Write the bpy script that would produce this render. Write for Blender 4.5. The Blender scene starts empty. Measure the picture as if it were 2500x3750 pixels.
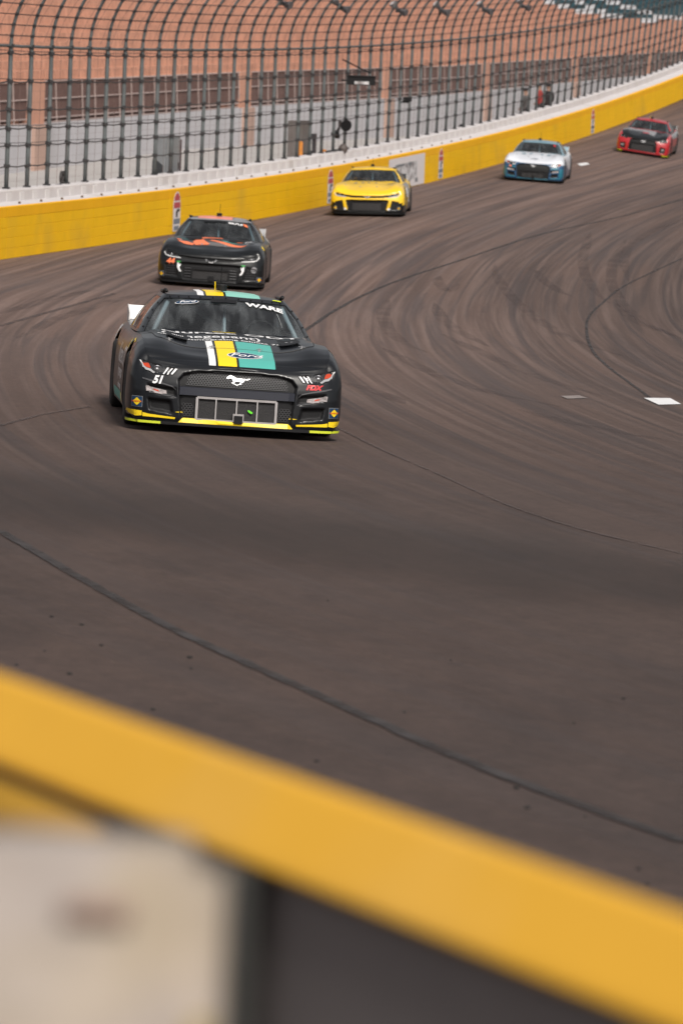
import bpy, bmesh, math, random
import numpy as np
from mathutils import Vector, Matrix, Quaternion
from mathutils.bvhtree import BVHTree
random.seed(7); RNG = np.random.default_rng(7)
SC = bpy.context.scene
COL = SC.collection
R = math.radians

# ------------------------------------------------------------------ camera
FPX = 15625.0                      # focal length in photograph pixels (2500 x 3750)
PITCH = math.atan((1875 - 200) / FPX)
ROLL = R(2.0)
CAMZ = 3.6                         # camera height above world zero
F_ = np.array([0, math.cos(PITCH), -math.sin(PITCH)])
R0 = np.array([1.0, 0, 0]); U0 = np.array([0, math.sin(PITCH), math.cos(PITCH)])
U_ = math.cos(ROLL) * U0 - math.sin(ROLL) * R0
R_ = math.cos(ROLL) * R0 + math.sin(ROLL) * U0
cam = bpy.data.cameras.new('camera'); cam_o = bpy.data.objects.new('camera', cam); COL.objects.link(cam_o)
cam.sensor_fit = 'VERTICAL'; cam.sensor_height = 36.0; cam.lens = 36.0 * FPX / 3750
cam.clip_start = 0.1; cam.clip_end = 3000
cam_o.matrix_world = Matrix(((R_[0], U_[0], -F_[0], 0), (R_[1], U_[1], -F_[1], 0), (R_[2], U_[2], -F_[2], CAMZ), (0, 0, 0, 1)))
cam.dof.use_dof = True; cam.dof.focus_distance = 41.0; cam.dof.aperture_fstop = 4.5; cam.dof.aperture_blades = 9
SC.camera = cam_o

# ------------------------------------------------------------------ light
SUN_EL, SUN_AZ = R(48), R(160)     # azimuth clockwise from +Y
world = bpy.data.worlds.new('World'); SC.world = world; world.use_nodes = True
wn = world.node_tree; bg = wn.nodes['Background']
sky = wn.nodes.new('ShaderNodeTexSky'); sky.sky_type = 'NISHITA'; sky.sun_disc = False
sky.sun_elevation = SUN_EL; sky.sun_rotation = SUN_AZ; sky.dust_density = 4.0; sky.air_density = 1.0; sky.ozone_density = 1.0
hs = wn.nodes.new('ShaderNodeHueSaturation'); hs.inputs['Saturation'].default_value = 0.28
tint = wn.nodes.new('ShaderNodeMix'); tint.data_type = 'RGBA'; tint.blend_type = 'MULTIPLY'; tint.inputs[0].default_value = 1.0
tint.inputs[7].default_value = (1.0, 0.965, 0.93, 1)
wn.links.new(sky.outputs[0], hs.inputs['Color']); wn.links.new(hs.outputs[0], tint.inputs[6])
wn.links.new(tint.outputs[2], bg.inputs['Color']); bg.inputs['Strength'].default_value = 0.085
sl = bpy.data.lights.new('sun', 'SUN'); sl.energy = 2.3; sl.angle = R(11); sl.color = (1.0, 0.95, 0.88)
so = bpy.data.objects.new('sun', sl); COL.objects.link(so)
sd = Vector((math.sin(SUN_AZ) * math.cos(SUN_EL), math.cos(SUN_AZ) * math.cos(SUN_EL), math.sin(SUN_EL)))
so.rotation_mode = 'QUATERNION'; so.rotation_quaternion = sd.to_track_quat('Z', 'Y'); so.location = (0, 0, 60)
SC.view_settings.view_transform = 'Standard'; SC.view_settings.look = 'None'
SC.view_settings.exposure = 0.52; SC.view_settings.gamma = 1.0
SC.cycles.max_bounces = 8; SC.cycles.transparent_max_bounces = 16

# ------------------------------------------------------------------ materials
def srgb(r, g, b):
    f = lambda c: (c / 255 / 12.92) if c / 255 <= 0.04045 else ((c / 255 + 0.055) / 1.055) ** 2.4
    return (f(r), f(g), f(b), 1)
MATS = {}
def mat(name, col, rough=0.5, metal=0.0, coat=0.0, vary=0.0, vscale=6.0, bump=0.0, bscale=60.0, spec=0.5, dirt=None):
    """plain principled material with procedural colour variation and fine relief"""
    if name in MATS: return MATS[name]
    m = bpy.data.materials.new(name); m.use_nodes = True; nt = m.node_tree; b = nt.nodes['Principled BSDF']
    c = tuple(col[:3]) + (1,)
    b.inputs['Base Color'].default_value = c; b.inputs['Roughness'].default_value = rough
    b.inputs['Metallic'].default_value = metal; b.inputs['Coat Weight'].default_value = coat
    b.inputs['Coat Roughness'].default_value = 0.12; b.inputs['Specular IOR Level'].default_value = spec
    tc = nt.nodes.new('ShaderNodeTexCoord')
    if vary > 0:
        n = nt.nodes.new('ShaderNodeTexNoise'); n.inputs['Scale'].default_value = vscale; n.inputs['Detail'].default_value = 8; n.inputs['Roughness'].default_value = 0.65
        nt.links.new(tc.outputs['Object'], n.inputs['Vector'])
        mp = nt.nodes.new('ShaderNodeMapRange'); mp.inputs['From Min'].default_value = 0.3; mp.inputs['From Max'].default_value = 0.7
        mp.inputs['To Min'].default_value = 1 - vary; mp.inputs['To Max'].default_value = 1 + vary
        nt.links.new(n.outputs['Fac'], mp.inputs['Value'])
        mx = nt.nodes.new('ShaderNodeMix'); mx.data_type = 'RGBA'; mx.blend_type = 'MULTIPLY'; mx.inputs[0].default_value = 1
        mx.inputs[6].default_value = c; nt.links.new(mp.outputs[0], mx.inputs[7])
        nt.links.new(mx.outputs[2], b.inputs['Base Color'])
        if dirt:
            n2 = nt.nodes.new('ShaderNodeTexNoise'); n2.inputs['Scale'].default_value = vscale * 0.4; n2.inputs['Detail'].default_value = 10
            nt.links.new(tc.outputs['Object'], n2.inputs['Vector'])
            m2 = nt.nodes.new('ShaderNodeMapRange'); m2.inputs['From Min'].default_value = 0.55; m2.inputs['From Max'].default_value = 0.75
            m2.inputs['To Max'].default_value = dirt[1]; nt.links.new(n2.outputs['Fac'], m2.inputs['Value'])
            mx2 = nt.nodes.new('ShaderNodeMix'); mx2.data_type = 'RGBA'; mx2.inputs[7].default_value = tuple(dirt[0][:3]) + (1,)
            nt.links.new(m2.outputs[0], mx2.inputs[0]); nt.links.new(mx.outputs[2], mx2.inputs[6]); nt.links.new(mx2.outputs[2], b.inputs['Base Color'])
    if bump > 0:
        n = nt.nodes.new('ShaderNodeTexNoise'); n.inputs['Scale'].default_value = bscale; n.inputs['Detail'].default_value = 4
        nt.links.new(tc.outputs['Object'], n.inputs['Vector'])
        bp = nt.nodes.new('ShaderNodeBump'); bp.inputs['Strength'].default_value = bump; bp.inputs['Distance'].default_value = 0.01
        nt.links.new(n.outputs['Fac'], bp.inputs['Height']); nt.links.new(bp.outputs[0], b.inputs['Normal'])
    MATS[name] = m; return m
def glass(name, tintc, dust_sheen=0.2):
    m = bpy.data.materials.new(name); m.use_nodes = True; nt = m.node_tree; nt.nodes.remove(nt.nodes['Principled BSDF'])
    out = nt.nodes['Material Output']
    t = nt.nodes.new('ShaderNodeBsdfTransparent'); t.inputs[0].default_value = tuple(tintc) + (1,)
    g = nt.nodes.new('ShaderNodeBsdfGlossy'); g.inputs['Roughness'].default_value = 0.03
    tc = nt.nodes.new('ShaderNodeTexCoord'); nz = nt.nodes.new('ShaderNodeTexNoise'); nz.inputs['Scale'].default_value = 2.2; nz.inputs['Detail'].default_value = 1.5
    mpn = nt.nodes.new('ShaderNodeMapping'); mpn.inputs['Scale'].default_value = (0.5, 1.6, 0.8); mpn.inputs['Rotation'].default_value = (0, 0, 0.7)
    nt.links.new(tc.outputs['Object'], mpn.inputs[0]); nt.links.new(mpn.outputs[0], nz.inputs['Vector'])
    bp = nt.nodes.new('ShaderNodeBump'); bp.inputs['Strength'].default_value = 0.25; bp.inputs['Distance'].default_value = 0.05
    nt.links.new(nz.outputs['Fac'], bp.inputs['Height']); nt.links.new(bp.outputs[0], g.inputs['Normal'])
    fr = nt.nodes.new('ShaderNodeFresnel'); fr.inputs['IOR'].default_value = 1.5
    ad = nt.nodes.new('ShaderNodeMath'); ad.operation = 'MULTIPLY_ADD'; ad.inputs[1].default_value = 1.0; ad.inputs[2].default_value = 0.03
    nt.links.new(fr.outputs[0], ad.inputs[0])
    mx = nt.nodes.new('ShaderNodeMixShader'); nt.links.new(ad.outputs[0], mx.inputs[0]); nt.links.new(t.outputs[0], mx.inputs[1]); nt.links.new(g.outputs[0], mx.inputs[2])
    # dusty film on the pane, its pale streaks painted as sky reflection
    d = nt.nodes.new('ShaderNodeBsdfDiffuse'); d.inputs[0].default_value = (0.38, 0.41, 0.43, 1)
    n2 = nt.nodes.new('ShaderNodeTexNoise'); n2.inputs['Scale'].default_value = 3.0; n2.inputs['Detail'].default_value = 6
    mp2 = nt.nodes.new('ShaderNodeMapping'); mp2.inputs['Scale'].default_value = (0.35, 2.2, 1); mp2.inputs['Rotation'].default_value = (0, 0, 0.85)
    nt.links.new(tc.outputs['Object'], mp2.inputs[0]); nt.links.new(mp2.outputs[0], n2.inputs['Vector'])
    mr = nt.nodes.new('ShaderNodeMapRange'); mr.inputs['From Min'].default_value = 0.45; mr.inputs['From Max'].default_value = 0.75; mr.inputs['To Min'].default_value = 0.02; mr.inputs['To Max'].default_value = dust_sheen
    nt.links.new(n2.outputs['Fac'], mr.inputs[0])
    mx2 = nt.nodes.new('ShaderNodeMixShader'); nt.links.new(mr.outputs[0], mx2.inputs[0]); nt.links.new(mx.outputs[0], mx2.inputs[1]); nt.links.new(d.outputs[0], mx2.inputs[2])
    nt.links.new(mx2.outputs[0], out.inputs['Surface'])
    MATS[name] = m; return m

YEL = mat('barrier_yellow', (0.80, 0.455, 0.003), 0.6, spec=0.2, vary=0.05, vscale=1.2, dirt=((0.35, 0.22, 0.06), 0.35))
YEL_TOP = mat('barrier_yellow_top_tube', (0.78, 0.40, 0.004), 0.6, spec=0.2, vary=0.05, vscale=1.2)
WHITE_WALL = mat('white_concrete', (0.53, 0.505, 0.51), 0.8, vary=0.07, vscale=2.0, dirt=((0.35, 0.32, 0.3), 0.4))
WHITE_FOAM = mat('white_foam', (0.56, 0.54, 0.54), 0.8, vary=0.05, vscale=4)
POST = mat('galvanised_post', (0.125, 0.14, 0.142), 0.55, metal=0.3, vary=0.2, vscale=3)
CABLE = mat('steel_cable', (0.05, 0.045, 0.045), 0.6, metal=0.3)
CLAMP = mat('cable_clamp', (0.035, 0.033, 0.035), 0.6, metal=0.2)
STANDW = mat('stand_front_white', (0.44, 0.43, 0.45), 0.8, vary=0.07, vscale=0.6, dirt=((0.32, 0.29, 0.28), 0.35))
STANDB = mat('stand_beige', (0.40, 0.27, 0.22), 0.85, vary=0.07, vscale=1)
TAN = mat('seat_tan', (0.50, 0.265, 0.185), 0.75, vary=0.2, vscale=1.4)
TANW = mat('tan_masonry', (0.48, 0.25, 0.175), 0.85, vary=0.10, vscale=4)
TEAL = mat('seat_teal', (0.012, 0.075, 0.10), 0.6, vary=0.25, vscale=0.8)
SWHITE = mat('seat_white', (0.62, 0.62, 0.64), 0.6, vary=0.06)
BROWNMESH = mat('brown_windscreen', (0.115, 0.062, 0.052), 0.9, vary=0.18, vscale=5)
FRAMEL = mat('pale_railing', (0.36, 0.28, 0.26), 0.6, vary=0.1)
BLACK = mat('black_plastic', (0.008, 0.008, 0.009), 0.5, spec=0.3)
RUBBER = mat('tyre_rubber', (0.013, 0.013, 0.013), 0.85, vary=0.2, vscale=20)
MATTE = mat('matte_grille_plastic', (0.010, 0.010, 0.011), 0.6, spec=0.25)
DARKIN = mat('car_interior', (0.014, 0.022, 0.026), 0.8)
CAGE = mat('roll_cage_paint', (0.20, 0.25, 0.28), 0.5)
SILVER = mat('bare_aluminium', (0.42, 0.40, 0.40), 0.45, metal=0.5, vary=0.1, vscale=9)
CHROME = mat('chrome', (0.42, 0.42, 0.43), 0.35, metal=0.6)
WHITE = mat('white_vinyl', (0.74, 0.74, 0.75), 0.45)
DYEL = mat('yellow_vinyl', (0.82, 0.58, 0.012), 0.42)
DTEAL = mat('teal_vinyl', (0.075, 0.37, 0.32), 0.42)
DORANGE = mat('orange_vinyl', (0.80, 0.19, 0.075), 0.45)
DRED = mat('red_vinyl', (0.55, 0.02, 0.025), 0.42)
DBLUE = mat('navy_vinyl', (0.008, 0.035, 0.085), 0.4)
DLIME = mat('lime_vinyl', (0.55, 0.62, 0.03), 0.5)
DGREEN = mat('green_vinyl', (0.03, 0.30, 0.06), 0.5)
DGREY = mat('grey_vinyl', (0.16, 0.17, 0.18), 0.5)
GREENLEAF = mat('green_leaf', (0.12, 0.7, 0.02), 0.5)
LAMPRED = mat('amber_red_lens', (0.45, 0.045, 0.012), 0.2, coat=0.6)
LAMPGLASS = mat('lamp_clear', (0.30, 0.30, 0.31), 0.12, metal=0.5)
GLASS = glass('windshield_glass', (0.88, 0.94, 0.95))
REARGLASS = glass('rear_glass', (0.85, 0.88, 0.9), 0.08)
FARGLASS = glass('dark_windshield_glass', (0.55, 0.64, 0.67), 0.12)
SIDEGLASS = glass('side_glass', (0.40, 0.42, 0.43))

# ------------------------------------------------------------------ helpers
def px_ray(x, y): return F_ + (x - 1250) / FPX * R_ - (y - 1875) / FPX * U_
def px_depth(x, y, d): return px_ray(x, y) * d + np.array([0, 0, CAMZ])
def tag(o, label=None, cat=None, group=None, kind=None):
    if label: o['label'] = label
    if cat: o['category'] = cat
    if group: o['group'] = group
    if kind: o['kind'] = kind
    return o
def empty(name, loc=(0, 0, 0), parent=None):
    o = bpy.data.objects.new(name, None); COL.objects.link(o); o.location = loc; o.empty_display_size = 0.2
    if parent: o.parent = parent
    return o
def obj_from(name, verts, faces, mats, parent=None, mi=None, smooth=False, uvs=None):
    me = bpy.data.meshes.new(name); me.from_pydata([tuple(map(float, v)) for v in verts], [], faces)
    for m in (mats if isinstance(mats, (list, tuple)) else [mats]): me.materials.append(m)
    if mi is not None: me.polygons.foreach_set('material_index', np.asarray(mi, dtype=np.int32))
    if smooth: me.polygons.foreach_set('use_smooth', np.ones(len(me.polygons), dtype=bool))
    me.update()
    o = bpy.data.objects.new(name, me); COL.objects.link(o)
    if parent: o.parent = parent
    return o
def bm_obj(name, bm, mats, parent=None, smooth=False):
    me = bpy.data.meshes.new(name); bm.normal_update(); bm.to_mesh(me); bm.free()
    for m in (mats if isinstance(mats, (list, tuple)) else [mats]): me.materials.append(m)
    if smooth: me.polygons.foreach_set('use_smooth', np.ones(len(me.polygons), dtype=bool))
    o = bpy.data.objects.new(name, me); COL.objects.link(o)
    if parent: o.parent = parent
    return o
class MB:
    """collects simple shapes for one mesh"""
    def __init__(s): s.v = []; s.f = []; s.m = []
    def add(s, vs, fs, m=0):
        o = len(s.v); s.v += [tuple(map(float, q)) for q in vs]; s.f += [tuple(i + o for i in f) for f in fs]; s.m += [m] * len(fs); return s
    def box(s, c, d, m=0, rot=None):
        hx, hy, hz = d[0] / 2, d[1] / 2, d[2] / 2
        vs = [Vector((x, y, z)) for x in (-hx, hx) for y in (-hy, hy) for z in (-hz, hz)]
        if rot is not None: vs = [rot @ q for q in vs]
        vs = [q + Vector(c) for q in vs]
        return s.add(vs, [(0, 1, 3, 2), (4, 6, 7, 5), (0, 4, 5, 1), (2, 3, 7, 6), (0, 2, 6, 4), (1, 5, 7, 3)], m)
    def hexa(s, vs, m=0):
        return s.add(vs, [(0, 1, 2, 3), (7, 6, 5, 4), (0, 4, 5, 1), (1, 5, 6, 2), (2, 6, 7, 3), (3, 7, 4, 0)], m)
    def tube(s, pts, rad, n=6, m=0, caps=True):
        pts = [Vector(p) for p in pts]; L = len(pts); rad = rad if isinstance(rad, (list, tuple)) else [rad] * L
        rings = []; prev = None
        for i, p in enumerate(pts):
            t = (pts[min(i + 1, L - 1)] - pts[max(i - 1, 0)]).normalized()
            if prev is None:
                a = Vector((0, 0, 1)) if abs(t.z) < 0.9 else Vector((1, 0, 0)); u = t.cross(a).normalized()
            else:
                u = (prev - t * prev.dot(t)).normalized()
            prev = u; w = t.cross(u)
            rings.append([p + (u * math.cos(2 * math.pi * k / n) + w * math.sin(2 * math.pi * k / n)) * rad[i] for k in range(n)])
        vs = [q for r in rings for q in r]; fs = []
        for i in range(L - 1):
            for k in range(n): fs.append((i * n + k, i * n + (k + 1) % n, (i + 1) * n + (k + 1) % n, (i + 1) * n + k))
        if caps: fs.append(tuple(range(n - 1, -1, -1))); fs.append(tuple((L - 1) * n + k for k in range(n)))
        return s.add(vs, fs, m)
    def lathe(s, prof, axis_o, axis, n=24, m=0):
        """prof: list of (along, radius)"""
        ax = Vector(axis).normalized(); a = Vector((0, 0, 1)) if abs(ax.z) < 0.9 else Vector((1, 0, 0)); u = ax.cross(a).normalized(); w = ax.cross(u)
        vs = [Vector(axis_o) + ax * h + (u * math.cos(2 * math.pi * k / n) + w * math.sin(2 * math.pi * k / n)) * r for h, r in prof for k in range(n)]
        fs = [(i * n + k, i * n + (k + 1) % n, (i + 1) * n + (k + 1) % n, (i + 1) * n + k) for i in range(len(prof) - 1) for k in range(n)]
        fs += [tuple(range(n - 1, -1, -1)), tuple((len(prof) - 1) * n + k for k in range(n))]
        return s.add(vs, fs, m)
    def build(s, name, mats, parent=None, smooth=False): return obj_from(name, s.v, s.f, mats, parent, s.m, smooth)
def sstep(a, b, x): t = np.clip((np.asarray(x, float) - a) / (b - a), 0, 1); return t * t * (3 - 2 * t)

# ------------------------------------------------------------------ track geometry
def wall_x(Y): return -7.474 + 0.19295 * (Y - 86) + 1.176e-4 * (Y - 86) ** 2
def wall_dx(Y): return 0.19295 + 2 * 1.176e-4 * (Y - 86)
def wall_z(Y): t = Y - 86; return CAMZ + 1.6e-7 * t ** 3 + 2.784e-4 * t * t - 4.73e-3 * t - 4.426
_gy = np.array([-40, -10, 6, 20, 40, 60, 81, 112, 141, 163, 195, 260, 420.])
_gz = np.array([-2.1, -2.2, -2.4, -2.95, -3.56, -4.1, -4.45, -4.24, -3.92, -3.42, -2.55, -2.0, -2.0]) + CAMZ
_gx = np.array([3.0, 1.5, 0, 0, -1, -2.2, -2.6, 0.4, 5.9, 10.9, 18.5, 35, 80.])
_gk = np.array([-.02, -.02, -.02, -.02, -.035, -.035, -.035, -.035, -.04, -.055, -.06, -.03, 0])
_yy = np.linspace(-40, 420, 921)
def _smooth(a, n=25):
    k = np.ones(n) / n; return np.convolve(np.pad(a, n // 2, mode='edge'), k, mode='valid')
_Z = _smooth(np.interp(_yy, _gy, _gz)); _X = _smooth(np.interp(_yy, _gy, _gx)); _K = _smooth(np.interp(_yy, _gy, _gk))
def ground_z(X, Y):
    """height of the racing surface: along-track profile plus banking"""
    X = np.asarray(X, float); Y = np.asarray(Y, float)
    z0 = np.interp(Y, _yy, _Z); x0 = np.interp(Y, _yy, _X); k = np.interp(Y, _yy, _K)
    n = X - x0
    flat = z0 + k * 30 * np.tanh(n / 30)
    xw = np.maximum(wall_x(np.maximum(Y, 60)), -60); zw = wall_z(np.clip(Y, 80, 230))
    w = sstep(6.0, 0.0, X - xw) * sstep(70, 84, Y)      # meets the foot of the outer wall
    z = flat * (1 - w) + zw * w
    back = sstep(-0.4, -1.0, X - xw) * sstep(70, 84, Y)   # lower service ground behind the wall
    return z * (1 - back) + (wall_z(np.clip(Y, 80, 140)) - 0.1) * back
def px_ground(x, y):
    r = px_ray(x, y); lo, hi = 8.0, 330.0
    ds = np.linspace(lo, hi, 3300); P = r[None, :] * ds[:, None]
    e = P[:, 2] + CAMZ - ground_z(P[:, 0], P[:, 1])
    i = int(np.argmax(e < 0)); 
    if i == 0: i = len(ds) - 1
    d = ds[i - 1] + (ds[i] - ds[i - 1]) * e[i - 1] / (e[i - 1] - e[i] + 1e-12)
    p = r * d; return Vector((p[0], p[1], float(ground_z(p[0], p[1]))))
# lane direction used for the rubber streaks: slope dX/dY of the racing line
_ls = np.interp(_yy, [-40, 0, 15, 25, 40, 60, 81, 112, 141, 163, 200, 420], [-.6, -.55, -.42, -.32, -.13, -.03, .05, .14, .20, .235, .26, .3])
_LX = np.concatenate([[0], np.cumsum((_ls[1:] + _ls[:-1]) / 2 * np.diff(_yy))]); _LX += -2.6 - np.interp(81, _yy, _LX)
def lane_x(Y): return np.interp(Y, _yy, _LX)

# ------------------------------------------------------------------ ground sheet
def asphalt():
    m = bpy.data.materials.new('worn_brown_asphalt'); m.use_nodes = True; nt = m.node_tree; b = nt.nodes['Principled BSDF']; L = nt.links.new
    uv = nt.nodes.new('ShaderNodeUVMap'); uv.uv_map = 'lane'
    tc = nt.nodes.new('ShaderNodeTexCoord')
    def noise(vec, sc, detail=6, rough=0.6, dist=0.0):
        mp = nt.nodes.new('ShaderNodeMapping'); mp.inputs['Scale'].default_value = sc[0]
        mp.inputs['Rotation'].default_value = (0, 0, sc[1]) if len(sc) > 1 else (0, 0, 0)
        if len(sc) > 2: mp.inputs['Location'].default_value = sc[2]
        n = nt.nodes.new('ShaderNodeTexNoise'); n.inputs['Scale'].default_value = 1; n.inputs['Detail'].default_value = detail; n.inputs['Roughness'].default_value = rough; n.inputs['Distortion'].default_value = dist
        L(vec, mp.inputs[0]); L(mp.outputs[0], n.inputs['Vector']); return n.outputs['Fac']
    def rng(v, a, c, lo, hi):
        r = nt.nodes.new('ShaderNodeMapRange'); r.inputs['From Min'].default_value = a; r.inputs['From Max'].default_value = c; r.inputs['To Min'].default_value = lo; r.inputs['To Max'].default_value = hi
        L(v, r.inputs['Value']); return r.outputs[0]
    def mixc(fac, c1, c2, mode='MIX'):
        x = nt.nodes.new('ShaderNodeMix'); x.data_type = 'RGBA'; x.blend_type = mode
        for i, v in ((0, fac), (6, c1), (7, c2)):
            if isinstance(v, bpy.types.NodeSocket): L(v, x.inputs[i])
            elif isinstance(v, (int, float)): x.inputs[i].default_value = v
            else: x.inputs[i].default_value = tuple(v) + (1,)
        return x.outputs[2]
    def mul(a, c):
        x = nt.nodes.new('ShaderNodeMath'); x.operation = 'MULTIPLY'
        for i, v in enumerate((a, c)):
            if isinstance(v, bpy.types.NodeSocket): L(v, x.inputs[i])
            else: x.inputs[i].default_value = v
        return x.outputs[0]
    U = uv.outputs[0]; O = tc.outputs['Object']
    wide = noise(U, ((1.3, 0.014, 1),), 5, 0.55, 0.35)
    fine = noise(U, ((6.5, 0.05, 1),), 5, 0.6, 0.25)
    skid = noise(U, ((2.6, 0.028, 1), 0.006, (3.1, 0.7, 0)), 3, 0.5, 0.9)
    skid2 = noise(U, ((3.4, 0.034, 1), -0.012, (13.1, 5.7, 0)), 3, 0.5, 0.9)
    patch = noise(O, ((0.16, 0.05, 0.1),), 6, 0.6)
    grain = noise(O, ((70, 70, 70),), 5, 0.75)
    grain2 = noise(O, ((9, 9, 9),), 6, 0.7)
    sepA = nt.nodes.new('ShaderNodeSeparateXYZ'); L(U, sepA.inputs[0]); worn = rng(sepA.outputs[1], 26.0, 48.0, 0.12, 1.0)
    blot = noise(O, ((1.1, 0.5, 0.5),), 7, 0.65)
    def lerp(a, b, t):
        x = nt.nodes.new('ShaderNodeMix'); x.data_type = 'FLOAT'; L(t, x.inputs[0]); L(a, x.inputs[2]); L(b, x.inputs[3]); return x.outputs[0]
    wide = lerp(blot, wide, worn)
    c = mixc(rng(wide, 0.32, 0.68, 0, 1), (0.078, 0.050, 0.042), (0.142, 0.091, 0.074))
    c = mixc(mul(mul(rng(fine, 0.45, 0.65, 0, 1), 0.75), worn), c, (0.185, 0.127, 0.108))
    c = mixc(mul(mul(rng(skid, 0.53, 0.63, 0, 1), 0.55), worn), c, (0.052, 0.037, 0.035))
    c = mixc(mul(mul(rng(skid2, 0.54, 0.63, 0, 1), 0.5), worn), c, (0.055, 0.039, 0.037))
    c = mixc(mul(rng(patch, 0.45, 0.7, 0, 1), 0.4), c, (0.085, 0.068, 0.066))
    c = mixc(1.0, c, rng(grain, 0.25, 0.75, 0.72, 1.28), 'MULTIPLY')
    c = mixc(1.0, c, rng(grain2, 0.3, 0.7, 0.82, 1.18), 'MULTIPLY')
    grain3 = noise(O, ((24, 24, 24),), 4, 0.8)
    c = mixc(1.0, c, rng(grain3, 0.28, 0.72, 0.78, 1.22), 'MULTIPLY')
    sep = nt.nodes.new('ShaderNodeSeparateXYZ'); L(U, sep.inputs[0])
    edge = noise(U, ((0.35, 0.03, 1), 0.0, (7, 3, 0)), 5, 0.6)
    def warp(v, amt):
        x = nt.nodes.new('ShaderNodeMath'); x.operation = 'MULTIPLY_ADD'; L(edge, x.inputs[0]); x.inputs[1].default_value = amt; L(v, x.inputs[2]); return x.outputs[0]
    # darker asphalt nearest the camera and towards the inner side
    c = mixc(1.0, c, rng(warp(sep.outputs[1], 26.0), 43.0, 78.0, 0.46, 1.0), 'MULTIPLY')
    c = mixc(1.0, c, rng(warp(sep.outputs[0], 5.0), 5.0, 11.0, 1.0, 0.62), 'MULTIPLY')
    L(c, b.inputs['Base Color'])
    L(rng(skid, 0.5, 0.65, 0.86, 0.7), b.inputs['Roughness'])
    b.inputs['Specular IOR Level'].default_value = 0.35
    bp = nt.nodes.new('ShaderNodeBump'); bp.inputs['Strength'].default_value = 0.35; bp.inputs['Distance'].default_value = 0.006
    L(grain, bp.inputs['Height']); L(bp.outputs[0], b.inputs['Normal'])
    return m
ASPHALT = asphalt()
def make_ground():
    ys = np.concatenate([np.arange(-40, 0, 4), np.arange(0, 60, 0.8), np.arange(60, 240, 1.5), np.arange(240, 421, 15)])
    offs = np.concatenate([np.arange(-160, -24, 16), np.arange(-24, 26, 0.6), np.arange(26, 200, 14)])
    nY, nX = len(ys), len(offs); V = []; UVv = []
    for y in ys:
        x0 = lane_x(y); xs = x0 + offs; zs = ground_z(xs, np.full(nX, y))
        V += [(x, y, z) for x, z in zip(xs, zs)]; UVv += [(o, y) for o in offs]
    Fc = [(i * nX + j, i * nX + j + 1, (i + 1) * nX + j + 1, (i + 1) * nX + j) for i in range(nY - 1) for j in range(nX - 1)]
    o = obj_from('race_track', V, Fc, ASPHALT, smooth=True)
    lay = o.data.uv_layers.new(name='lane'); li = np.empty(len(o.data.loops), dtype=np.int32); o.data.loops.foreach_get('vertex_index', li)
    lay.data.foreach_set('uv', np.array(UVv, dtype=np.float32)[li].ravel())
    return tag(o, 'worn brown asphalt racing surface with tyre marks', kind='structure')
make_ground()
# land beyond the circuit, down to the horizon
DESERT = mat('desert_soil', (0.26, 0.18, 0.13), 0.95, vary=0.2, vscale=0.05)
v = MB(); v.add([(-2500, -2500, -3), (2500, -2500, -3), (2500, 2500, -3), (-2500, 2500, -3)], [(0, 1, 2, 3)]); tag(v.build('ground', DESERT), 'desert ground around the circuit', kind='structure')

# seams and tyre lines traced on the surface
SEAM = mat('tar_seam', (0.030, 0.025, 0.025), 0.8, vary=0.3, vscale=3)
SKID = mat('rubber_line', (0.070, 0.050, 0.047), 0.8, vary=0.25, vscale=2)
def streaky(m, lo, hi, sc):
    nt = m.node_tree; b = nt.nodes['Principled BSDF']; tc = nt.nodes.new('ShaderNodeTexCoord'); n = nt.nodes.new('ShaderNodeTexNoise'); n.inputs['Scale'].default_value = sc; n.inputs['Detail'].default_value = 6
    mr = nt.nodes.new('ShaderNodeMapRange'); mr.inputs['From Min'].default_value = .3; mr.inputs['From Max'].default_value = .65; mr.inputs['To Min'].default_value = lo; mr.inputs['To Max'].default_value = hi
    nt.links.new(tc.outputs['Object'], n.inputs['Vector']); nt.links.new(n.outputs['Fac'], mr.inputs[0]); nt.links.new(mr.outputs[0], b.inputs['Alpha'])
RUBM = mat('rubber_smear', (0.068, 0.048, 0.046), 0.8, vary=0.25, vscale=2); streaky(RUBM, 0.03, 0.26, 0.8); streaky(SKID, 0.15, 0.8, 3.0); streaky(SEAM, 0.45, 1.0, 3.0)
def ground_line(name, pxs, width, m, label, lift=0.006, wob=0.0, n=50):
    pts = [px_ground(*p) for p in pxs]; P = np.array([list(p) for p in pts])
    t = np.concatenate([[0], np.cumsum(np.linalg.norm(np.diff(P, axis=0), axis=1))]); s = np.linspace(0, t[-1], n)
    X = np.interp(s, t, P[:, 0]); Y = np.interp(s, t, P[:, 1])
    kk = max(3, n // 9) | 1
    pad = kk // 2
    def sm(a): 
        e0 = 2 * a[0] - a[1:pad + 1][::-1]; e1 = 2 * a[-1] - a[-pad - 1:-1][::-1]
        return np.convolve(np.concatenate([e0, a, e1]), np.ones(kk) / kk, mode='valid')
    X = sm(X); Y = sm(Y)
    if wob: X = X + RNG.normal(0, wob, n)
    dX = np.gradient(X); dY = np.gradient(Y); l = np.hypot(dX, dY); nx, ny = -dY / l, dX / l
    w = width / 2 * 1.0 * np.minimum(1, np.minimum(np.arange(n) + 1, np.arange(n)[::-1] + 1) / (n * .25) + .1 if width > .12 else 1)
    V = []
    for a in (-1, 1):
        x = X + a * nx * w; y = Y + a * ny * w
        V += list(zip(x, y, ground_z(x, y) + lift))
    Fc = [(i, i + 1, n + i + 1, n + i) for i in range(n - 1)]
    o = obj_from(name, V, Fc, m); return tag(o, label, kind='structure')
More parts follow.
